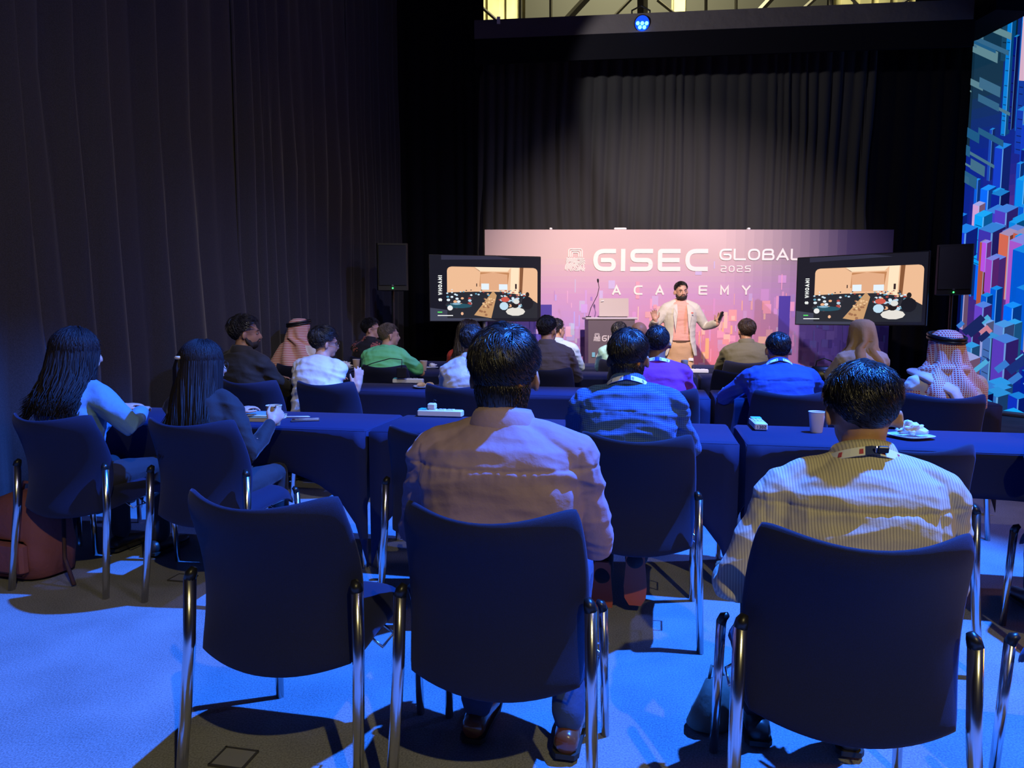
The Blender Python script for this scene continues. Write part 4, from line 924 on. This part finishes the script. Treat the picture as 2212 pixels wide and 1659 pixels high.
# fourth row
s2 = person('man in a striped red and white headscarf with black cord, fourth row at the left', g(638, V4), -PH-.2, 'a', cloth('white_robe', (.70, .66, .62)), None, 'cloth', s=1.0, wide=1.05, lean=-.02, look=STAGE, folds=.005)
person('man in a bright green tee with short light brown hair', g(822, V4), -PH-.1, 'b', cloth('green_tee', (.19, .80, .36)), None, hmat=HAIRG, s=.98, wide=1.12, lean=.06, slouch=.45, look=STAGE, head=(-.1, 0, 0), collar='crew', sleeve='short', thick=(.014, .004), folds=.006, strands=900, pole=((-1, 0, -.8), (1, 0, -.8)))
person('woman with dark curly hair in a red top behind the man in mauve', g(1010, V4), -PH, 'b', cloth('red_top', (.60, .05, .04)), None, 'short long wavy f', HAIRB, s=.98, lean=.03, look=STAGE, thick=(.022, .02), folds=.005)
person('man in a charcoal overshirt with faded haircut in front of the banner', g(1180, V4), -PH, 'b', cloth('charcoal_shirt', (.115, .095, .11)), None, s=1.04, wide=1.08, lean=.0, look=STAGE, thick=(.022, .004), folds=.006, strands=900, glasses=True, yoke=1, svox=.007)
person('bald man in a dark jacket between the checked and purple shirts', g(1380, V4), -PH, 'd', cloth('dark_jacket', (.02, .022, .035)), None, 'bald', s=.99, lean=.0, look=STAGE)
h1 = person('woman in a tan headscarf and cream coat, fourth row at the right', g(1868, V4), -PH+.1, 'b', cloth('cream_coat', (.68, .60, .50)), None, 'cloth f', s=1.0, lean=.0, look=STAGE)
# row by the stage
flw = cloth('flowered_jacket', (.016, .014, .018)); nt = flw.node_tree; b = nt.nodes['Principled BSDF']; vo = nt.nodes.new('ShaderNodeTexVoronoi'); vo.inputs['Scale'].default_value = 7
wv = nt.nodes.new('ShaderNodeTexNoise'); wv.inputs['Scale'].default_value = 38; ad = nt.nodes.new('ShaderNodeMath'); ad.operation = 'ADD'; lt_ = nt.nodes.new('ShaderNodeMath'); lt_.operation = 'LESS_THAN'; lt_.inputs[1].default_value = .82; mx = nt.nodes.new('ShaderNodeMix'); mx.data_type = 'RGBA'
tc = nt.nodes.new('ShaderNodeTexCoord'); nt.links.new(tc.outputs['Object'], vo.inputs['Vector']); nt.links.new(tc.outputs['Object'], wv.inputs['Vector']); nt.links.new(vo.outputs['Distance'], ad.inputs[0]); nt.links.new(wv.outputs['Fac'], ad.inputs[1]); nt.links.new(ad.outputs[0], lt_.inputs[0]); nt.links.new(lt_.outputs[0], mx.inputs[0])
mx.inputs[6].default_value = (.016, .014, .018, 1); mx.inputs[7].default_value = (.42, .12, .10, 1); nt.links.new(mx.outputs[2], b.inputs['Base Color'])
person('man with curly black hair in a black jacket with pink flowers, by the stage', g(793, V5), -PH-.2, 'b', flw, None, s=1.0, wide=1.05, lean=0, look=STAGE, head=(-.2, 0, 0), thick=(.026, .012), strands=900, glasses=True)
person('man in a pale blue shirt half hidden behind the charcoal overshirt', g(1200, V5), -PH, 'd', cloth('pale_blue_shirt', (.48, .62, .80)), None, s=1.0, wide=1.05, look=STAGE, thick=(.018, .010))
person('person in a mint shirt mostly hidden behind the blue checked man', g(1338, V5), -PH, 'a', cloth('mint_shirt', (.36, .66, .60)), None, s=.96, look=STAGE)
person('man in an olive blazer in front of the right half of the banner', g(1614, V5), -PH, 'a', cloth('olive_blazer', (.12, .11, .06)), None, hmat=HAIRB, s=1.0, wide=1.12, look=STAGE, thick=(.018, .012), strands=900, folds=.004, over='blazer')

# headscarves
def scarf(P, name, m, prof, fold=.008, seed=0, n=44):
    """cloth from crown to shoulders; prof rows: (drop from head centre, half width, half depth, y offset, forward opening)"""
    mb = MB(); rings = []
    for dz, a, b_, yo, bl_ in prof:
        r = []
        for k in range(n):
            t = 2*pi*k/n; q = P['Hc']+Vector((0, 0, dz)); c, d = cos(t), sin(t); loc = Vector((a*c, b_*d+yo, 0)); wv_ = 1+fold*sin(t*7+dz*14+seed)*min(1, max(0, -dz*6+.3))/max(a, .05)*2
            if bl_ > 0: loc = P['Hm']@loc
            if d > .72 and dz < .02: loc *= .80
            r.append(q+loc*wv_)
        rings.append(r)
    mb.loft(rings, caps=True); o = mb.build(name, m, P['T'], True); return o
def agal(P, z=.075):
    m = MB(); Hm = P['Hm']
    for k in (0, 1): 
        pts = [P['Hc']+Hm@Vector((.092*cos(t), .112*sin(t)-.015, z+k*.020+.02*sin(t))) for t in [2*pi*i/28 for i in range(28)]]; m.tube(pts+pts[:2], .011, 8, caps=False)
    m.build('head_cord', BLACKPL, P['T'], True)
GRED = pattern('red_check_scarf', (.74, .66, .64), (.52, .05, .05), 'gingham', 85, .58, .85, False); SRED = pattern('red_line_scarf', (.70, .55, .50), (.55, .12, .09), 'z', 62, .45, .85, False)
head_p = [(.135, .012, .015, -.01, 1), (.130, .045, .055, -.01, 1), (.105, .076, .092, -.012, 1), (.06, .090, .108, -.014, 1), (.0, .096, .112, -.018, 1), (-.05, .100, .112, -.022, 1)]
scarf(s1, 'headscarf', GRED, head_p+[(-.10, .125, .13, -.03, 0), (-.15, .155, .155, -.03, 0), (-.19, .19, .175, -.03, 0), (-.24, .215, .19, -.025, 0), (-.34, .225, .195, -.02, 0), (-.40, .17, .17, -.02, 0)], .010, 1); agal(s1)
m = MB(); q = s1['Hc']; pts = [q+Vector((-.14, .06, -.13)), q+Vector((-.13, -.11, -.15)), q+Vector((-.02, -.19, -.22)), q+Vector((.04, -.20, -.33)), q+Vector((.07, -.19, -.40))]
m.tube(pts, [.05, .055, .055, .05, .035], 12, flat=.45, round_ends=True); m.build('scarf_tail', cloth('pale_pink_scarf', (.72, .52, .50)), s1['T'], True)
m = MB(); m.tube([q+Vector((.105*cos(t)*1.15, .125*sin(t)-.01, -.12-.02*sin(t))) for t in [2*pi*i/20 for i in range(22)]], .030, 10, caps=False); m.build('scarf_wrap', GRED, s1['T'], True)
scarf(s2, 'headscarf', SRED, head_p+[(-.12, .15, .14, -.04, 0), (-.20, .20, .17, -.05, 0), (-.28, .25, .20, -.06, 0), (-.36, .275, .215, -.06, 0), (-.44, .285, .225, -.06, 0), (-.445, .25, .19, -.06, 0)], .014, 3); agal(s2)
scarf(h1, 'headscarf', cloth('tan_scarf', (.56, .38, .20)), [(a*1.0, b_*1.06, c*1.06, d, e) for a, b_, c, d, e in head_p]+[(-.10, .105, .115, -.03, 0), (-.15, .14, .145, -.02, 0), (-.20, .185, .165, -.02, 0), (-.25, .20, .17, -.01, 0), (-.27, .16, .14, 0, 0)], .012, 5)

# the speaker on stage
PW = at(1470, 640, 8.95)
sm_ = cloth('pink_dress_shirt', (.70, .36, .29)); bz = cloth('cream_blazer', (.60, .57, .50)); bg_ = cloth('beige_trousers', (.58, .36, .20))
P = person('bearded speaker in a cream blazer and pink shirt standing before the banner, hands raised', (PW.x, 8.95), pi-.05, 'b', sm_, bg_, s=.97, wide=1.04, stand=True, slouch=.05, head=(.12, .06, .06), beard=True, thick=(.014, .004), strands=1500, group='speaker',
           hands=((-.42, .20, 1.22), (.34, .24, 1.25)), pole=((-.7, -.3, -1), (.7, -.3, -1)), vox=.0062, svox=.008, folds=.004, fingers=(((-.25, .3, 1), (0, -1, .3), .35), ((.30, .3, 1), (0, -1, .3), .25)))
P['T']['group'] = 'speaker'
del P['T']['group']
sp, A = P['sp'], P['A']; m = MB()
rings = []
for h, a, b_ in [(-.13, .215, .165), (-.05, .205, .158), (.05, .195, .150), (.12, .185, .142), (.25, .186, .140), (.36, .198, .142), (.44, .202, .138), (.495, .180, .122), (.54, .115, .098)]:
    n = 26; op = .50+.30*max(0, .42-h)+max(0, .05-h)*1.5; out, inn = [], []
    for k in range(n):
        t = pi/2+op+(2*pi-2*op)*k/(n-1); out.append(sp(h, (a+.014)*cos(t), (b_+.018)*sin(t))); inn.append(sp(h, (a-.004)*cos(t), (b_-.001)*sin(t)))
    rings.append(out+inn[::-1])
m.loft(rings)
for S, E, H in A:
    nb = sp(.545, (1 if S.x > 0 else -1)*.062, -.005); m.tube([nb, S], [.062, .080], 14, round_ends=True); m.tube([S, S.lerp(E, .5), E, E.lerp(H, .5), E.lerp(H, .90)], [.080, .068, .060, .054, .045], 14, round_ends=True)
me = fuse(m, .0075, 3); warp(me, lambda p, n: .0035*(.6-2*abs(noise.noise(Vector((p.x*5, p.y*5, p.z*13))))))
bo = link('blazer', me, bz, P['T'])
m = MB()
for sd in (-1, 1):
    m.quad(*[sp(h, sd*x, y) for h, x, y in ((.54, .06, .106), (.50, .105, .146), (.40, .115, .168), (.20, .085, .170), (.42, .062, .168))])
o = m.build('lapel', bz, bo); md = o.modifiers.new('t', 'SOLIDIFY'); md.thickness = .006
m = MB(); c = sp(.43, -.12, .166); m.ell(c, (.016, .006, .008)); m.build('flower_pin', mat('red_pin', (.7, .08, .05), .5), P['T'], True)
m = MB(); m.loft([[sp(h, .183*cos(t), .136*sin(t)) for t in [2*pi*k/24 for k in range(24)]] for h in (.045, .075)], caps=False); m.build('belt', mat('belt_brown', (.10, .05, .03), .5), P['T'], True)
S, E, H = A[0]; d = (H-E).normalized()
m = MB(); m.tube([H-d*.035, H-d*.01], .031, 14); m.build('wristwatch', BLACKPL, P['T'], True)
Mw = P['Wi'].inverted(); hnd = Mw@(H+Vector((-.02, .075, .085)))
tag((lambda mb: (mb.box((0, 0, 0), (.03, .022, .12), (.2, .35, .2), bev=.008), mb.build('presentation_remote', BLACKPL, loc=hnd))[1])(MB()), 'black slide remote held in the speaker\'s raised hand', 'remote')
# ------------------------------------------------------------------ things on the tables and floor
TZ = TH+.001
def table_at(px, py, zt=TH):      # ray to the table plane
    d = Vector((px-1106, FPX*cos(PITCH)+(829.5-py)*sin(PITCH), -FPX*sin(PITCH)+(829.5-py)*cos(PITCH))); k = (zt-CAMH)/d.z
    return Vector((0, 0, CAMH))+d*k
def cup(loc, m, label, h=.105, group='paper cups'):
    t = thing('paper_cup', label, 'cup', loc, 0, group)
    k = h/.105; M_ = MB(); M_.lathe([(.026*k, 0), (.029*k, .004), (.0385*k, h-.004), (.0365*k, h-.004), (.026*k, .008), (.001, .007)], n=24); M_.build('wall', m, t, auto=True)
    M_ = MB(); pts = [Vector((.0388*k*cos(a), .0388*k*sin(a), h-.002)) for a in [2*pi*i/24 for i in range(24)]]; M_.tube(pts+pts[:1], .0022, 6, caps=False); M_.build('rim', PAPER, t, True); return t
cup(table_at(1763, 934), PAPER, 'white paper cup standing on the right table of the nearest row')
cup(table_at(915, 801), KRAFT, 'brown paper cup right of the man in the green tee')
cup(table_at(770, 797), KRAFT, 'brown paper cup left of the man in the green tee')
cup(table_at(1141, 838), PAPER, 'white paper cup behind the right ear of the man in mauve')
hc = at(592, 896, 3.58); cup(hc-Vector((0, 0, .055)), KRAFT, 'brown paper cup held by the ponytail woman')
def strip(px, py, rz, L, label, plug=False, num=None):
    p = table_at(px, py); t = thing('power_strip', label, 'power strip', p+Vector((0, 0, .002)), rz, 'power strips on the tables'); H = .038
    m = MB(); m.box((0, 0, H/2), (L, .062, H), bev=.006); m.build('body', WHITEPL, t, auto=True)
    m = MB(); m.box((-L/2+.03, 0, H+.002), (.05, .052, .006), bev=.002); m.build('switch_end', TEAL, t)
    n = int((L-.08)/.052)
    for k in range(n):
        x = -L/2+.085+k*.052; m = MB(); m.box((x, 0, H+.0015), (.040, .044, .004), bev=.0015); o = m.build('socket', mat('socket_white', (.66, .68, .70), .4), t)
        m = MB(); [m.box((x+a, b_, H+.0038), (.004, .008, .001)) for a, b_ in ((-.010, -.008), (.010, -.008), (0, .010))]; m.build('slot', BLACKPL, o)
    m = MB(); m.col = (.04, .04, .12)
    if num:
        word(m, num, Vector((L/2+.0008, -.022, .010)), Vector((0, 1, 0)), Vector((0, 0, 1)), .009, .016, .0028, .003); m.build('number', BAN, t)
    if plug:
        m = MB(); m.box((-.05, 0, H+.020), (.045, .045, .034), bev=.006); m.build('plug', WHITEPL, t, auto=True); m = MB(); m.tube([(-.045, 0, H+.03), (-.04, 0, H+.06), (-.03, .01, H+.05)], .003, 6); m.build('plug_pin', BLACKPL, t)
    return t
strip(952, 900, -PH+.02, .26, 'white power strip with a plug in it, on the middle table of the nearest row', True)
strip(1637, 924, -PH-pi/2+.02, .21, 'white power strip numbered 1302 at the corner of the right table', num='1302')
strip(1568, 852, -PH-pi/2-.1, .15, 'small white power strip numbered 1303 left of the dark blue shirt', num='1303')
strip(882, 828, -PH+.1, .26, 'white power strip beside the pastry plate, second row of tables')
strip(1503, 806, -PH+.05, .24, 'flat white power strip behind the steel bottle')
t = strip(1492, 780, -PH-pi/2, .13, 'small white power strip on the front table below the speaker')
m = MB(); a = table_at(868, 829)+Vector((0, 0, .002))
t = thing('cable', 'thin black charging cable with adapter rising behind the second table', 'cable', a)
m.tube([(-.42, -.02, .10), (-.25, .02, .17), (-.1, .04, .21), (.0, .03, .20), (.0, .0, .13)], .004, 6); m.build('lead', BLACKPL, t, True); m = MB(); m.box((.0, .0, .09), (.08, .035, .09), bev=.006); m.build('adapter', BLACKPL, t)
def plate(px, py, label, group='plates'):
    p = table_at(px, py); t = thing('plate', label, 'plate', p, .3, group)
    m = MB(); m.loft([[Vector((r*(abs(cos(a))**.55)*(1 if cos(a) > 0 else -1), r*(abs(sin(a))**.55)*(1 if sin(a) > 0 else -1), z)) for a in [2*pi*k/32 for k in range(32)]] for r, z in ((.055, 0), (.06, .002), (.088, .014), (.090, .016), (.086, .017), (.058, .006), (.01, .005))]); m.build('dish', mat('white_china', (.75, .75, .74), .2), t, True); return p
def napkin(p, label, s=1.0, seed=1):
    m = MB(); n = 16; rg = random.Random(seed); rings = []
    for j in range(n+1):
        el = -pi/2+pi*(j+.2 if j == 0 else (j-.2 if j == n else j))/n; r_ = []
        for i in range(26):
            az = 2*pi*i/26; d = Vector((cos(az)*cos(el), sin(az)*cos(el), sin(el))); q = noise.noise(d*2.6+Vector((seed*3, 0, 0))); q2 = noise.noise(d*6+Vector((seed, 9, 0)))
            r = .044*s*(1+.8*q+.2*(.5-abs(q2)*2)); r_.append(Vector((d.x*r*1.25, d.y*r, max(.001, d.z*r*.75+.022*s))))
        rings.append(r_)
    m.loft(rings); return tag(m.build('napkin', PAPER, None, True, loc=p), label, 'napkin', 'crumpled napkins')
p = plate(1966, 946, 'white square plate behind the right ear of the man in the striped shirt'); napkin(p+Vector((0, 0, .018)), 'crumpled white napkin on the plate by the striped shirt man', 1.0, 2)
p = plate(745, 797, 'white plate between the white tee and the green tee'); napkin(p+Vector((0, 0, .018)), 'crumpled napkin on the plate left of the green tee', 1.1, 4)
p = plate(928, 796, 'small white plate behind the brown cup'); napkin(p+Vector((.03, 0, .018)), 'crumpled napkin behind the brown cup', .7, 6)
p = plate(918, 838, 'white plate with two pastries at the second row of tables')
for k, (dx, dy) in enumerate(((-.03, 0), (.035, .01))):
    m = MB(); pts = [Vector((dx+.03*cos(a), dy+.03*sin(a), .030)) for a in (.2, .9, 1.6, 2.3, 3.0)]; m.tube(pts, [.007, .016, .020, .016, .007], 10, round_ends=True)
    tag(m.build('pastry', mat('pastry_crust', (.62, .32, .10), .5, bump=(60, .6, .006)), None, True, loc=p+Vector((0, 0, -.005))), ('golden pastry on the plate, the left one', 'golden pastry on the plate, the right one')[k], 'pastry', 'pastries')
# fork beside the plate
p = table_at(1905, 944); t = thing('fork', 'fork lying between the white cup and the plate', 'fork', p+Vector((0, 0, .001)), .1); m = MB(); m.tube([(-.09, 0, .004), (0, 0, .006), (.06, 0, .004)], [.006, .003, .007], 8, flat=.4)
for k in (-1, 0, 1): m.tube([(.06, k*.005, .005), (.10, k*.005, .006)], .0014, 5)
m.build('metal', CHROME, t)
# bottle
p = table_at(1477, 852); t = thing('water_bottle', 'white bottle with a wooden cap beside the purple shirt', 'bottle', p)
m = MB(); m.lathe([(.031, 0), (.034, .004), (.034, .17), (.030, .195), (.022, .207), (.022, .212)], n=24); m.build('flask', mat('bottle_white', (.62, .64, .70), .3), t, auto=True)
m = MB(); m.lathe([(.024, .212), (.025, .216), (.025, .248), (.022, .252)], n=20); m.build('cap', mat('wood_cap', (.30, .19, .11), .6), t, auto=True)
# by the women: tray, notebook, phone, pen
p = table_at(560, 906); t = thing('tablet', 'white tablet on the table behind the ponytail woman', 'tablet', p+Vector((0, 0, .026)), -PH); m = MB(); m.box((0, 0, .005), (.22, .15, .009), bev=.003); m.build('casing', WHITEPL, t); m = MB(); m.box((0, 0, .0105), (.20, .13, .001)); m.build('display', mat('tablet_glass', (.35, .55, .62), .1), t)
t = thing('notebook', 'cream notebook under the white tablet', 'notebook', p+Vector((.01, -.01, 0)), -PH+.06); m = MB(); m.box((0, 0, .012), (.23, .17, .020)); m.build('pages', mat('cream_paper', (.60, .53, .32), .7), t); m = MB(); m.box((0, 0, .0235), (.235, .175, .002)); m.build('cover', mat('notebook_cover', (.45, .40, .22), .6), t)
p = table_at(660, 909); t = thing('phone', 'dark smartphone lying on the table right of the cup', 'phone', p, .25); m = MB(); m.box((0, 0, .005), (.15, .075, .009), bev=.003); m.build('casing', mat('phone_edge', (.45, .42, .40), .3, 1), t); m = MB(); m.box((0, 0, .0100), (.142, .068, .001)); m.build('display', mat('phone_glass', (.02, .02, .03), .05), t)
m = MB(); m.tube([(-.07, 0, .006), (.065, .01, .006), (.075, .011, .006)], [.005, .0045, .001], 8); tag(m.build('pen', WHITEPL, None, True, loc=table_at(640, 903)), 'white pen lying behind the smartphone', 'pen')
m = MB(); m.box((0, 0, .03), (.035, .05, .06), bev=.006); tag(m.build('tissue_pack', PAPER, None, loc=table_at(1586, 853)), 'small white packet touching the left elbow of the dark blue shirt', 'packet')
# hand bag near the woman in the headscarf
p = table_at(1784, 826); t = thing('handbag', 'black leather handbag on the table left of the cream coat', 'bag', p+Vector((0, .05, 0)), -PH)
m = MB(); m.loft([[Vector((x*a, y*b_, z)) for x, y in [(cos(t_)*1.0, sin(t_)) for t_ in [2*pi*k/20 for k in range(20)]]] for z, a, b_ in ((0, .11, .05), (.01, .125, .06), (.08, .12, .05), (.13, .10, .025), (.135, .09, .012))]); m.build('body', mat('bag_leather', (.015, .013, .013), .35), t, True)
m = MB(); m.tube([(-.07, 0, .12), (-.06, 0, .18), (0, 0, .205), (.06, 0, .18), (.07, 0, .12)], .006, 8); m.build('handle', mat('bag_leather', (0, 0, 0)), t, True)
m = MB(); m.box((0, -.052, .085), (.03, .006, .012), bev=.002); m.build('clasp', CHROME, t)
# pink bag on the floor at the far left
t = thing('backpack', 'dusty pink backpack on the floor left of the denim jacket woman', 'bag', uv(-3.12, 2.98), -.3); pk = mat('pink_canvas', (.26, .085, .09), .8, bump=(30, .5, .01))
m = MB(); m.loft([[Vector((a*(abs(cos(q))**.6)*(1 if cos(q) > 0 else -1), b_*(abs(sin(q))**.6)*(1 if sin(q) > 0 else -1), z)) for q in [2*pi*k/24 for k in range(24)]] for z, a, b_ in ((0, .15, .10), (.02, .19, .13), (.15, .20, .14), (.30, .18, .13), (.40, .13, .10), (.43, .06, .05))]); me_ = m.mesh('b', True); warp(me_, lambda p_, n_: .012*noise.noise(p_*9)); link('body', me_, pk, t)
m = MB(); m.box((.02, -.15, .13), (.24, .05, .17), bev=.02); m.build('front_pocket', pk, t, auto=True)
m = MB(); m.tube([(.10, .05, .40), (.22, .0, .32), (.27, -.05, .12), (.38, -.10, .012)], .010, 6, flat=.5); m.build('strap', mat('strap_dark', (.05, .02, .03), .7), t, True)
m = MB(); m.tube([(-.05, 0, .42), (-.03, 0, .47), (.03, 0, .47), (.05, 0, .42)], .009, 8); m.build('top_handle', pk, t, True)
# floor sockets set in the carpet
for k, (px_, py_, l) in enumerate(((395, 1250, 'flat floor socket lid in the carpet behind the ponytail woman'), (505, 1640, 'flat floor socket lid in the carpet at the bottom left'), (1995, 1440, 'flat floor socket lid in the carpet near the right edge'))):
    p = table_at(px_, py_, 0); t = thing('floor_socket', l, 'floor socket', p, -PH, 'floor sockets'); m = MB(); m.box((0, 0, .003), (.10, .08, .006), bev=.002); m.build('lid', mat('lid_grey', (.25, .26, .30), .7), t)
    m = MB(); [m.box((0, y, .003), (.112, .005, .008)) or None for y in (-.043, .043)]; [m.box((x, 0, .003), (.005, .09, .008)) for x in (-.053, .053)]; m.build('rim', mat('rim_dark', (.06, .06, .07), .5), t)
# tote bag by the striped shirt man
t = thing('tote_bag', 'slumped grey cloth bag on the floor left of the striped shirt man\'s chair', 'bag', uv(.20, 2.25), .4)
m = MB(); m.loft([[Vector((a*cos(q)+dx, b_*sin(q), z)) for q in [2*pi*k/20 for k in range(20)]] for z, a, b_, dx in ((0, .07, .05, 0), (.02, .085, .06, 0), (.07, .08, .055, 0), (.12, .06, .035, .01), (.16, .045, .015, .02))]); me_ = m.mesh('b', True); warp(me_, lambda p_, n_: .018*noise.noise(p_*13)); link('body', me_, cloth('grey_canvas', (.13, .12, .10)), t)
m = MB(); m.tube([(-.02, 0, .145), (.0, .01, .20), (.04, .02, .18), (.05, 0, .145)], .005, 6); m.build('handle', MATS['grey_canvas'], t, True)

# clear plastic bag slumped against the chair leg
pm = mat('clear_plastic', (.75, .8, .85), .18); pm.node_tree.nodes['Principled BSDF'].inputs['Transmission Weight'].default_value = .9; pm.node_tree.nodes['Principled BSDF'].inputs['IOR'].default_value = 1.2
t = thing('plastic_bag', 'clear crumpled plastic bag on the floor right of the striped shirt man', 'bag', uv(.86, 1.62), .2)
m = MB(); m.loft([[Vector(((a+.012*sin(q*5))*cos(q), (b_+.010*cos(q*4))*sin(q), z)) for q in [2*pi*k/40 for k in range(40)]] for z, a, b_ in ((0, .06, .05), (.01, .08, .07), (.08, .075, .06), (.16, .06, .045), (.22, .035, .03), (.27, .05, .035))], caps=False); me_ = m.mesh('b', True); warp(me_, lambda p_, n_: .022*noise.noise(p_*17)); link('film', me_, pm, t)
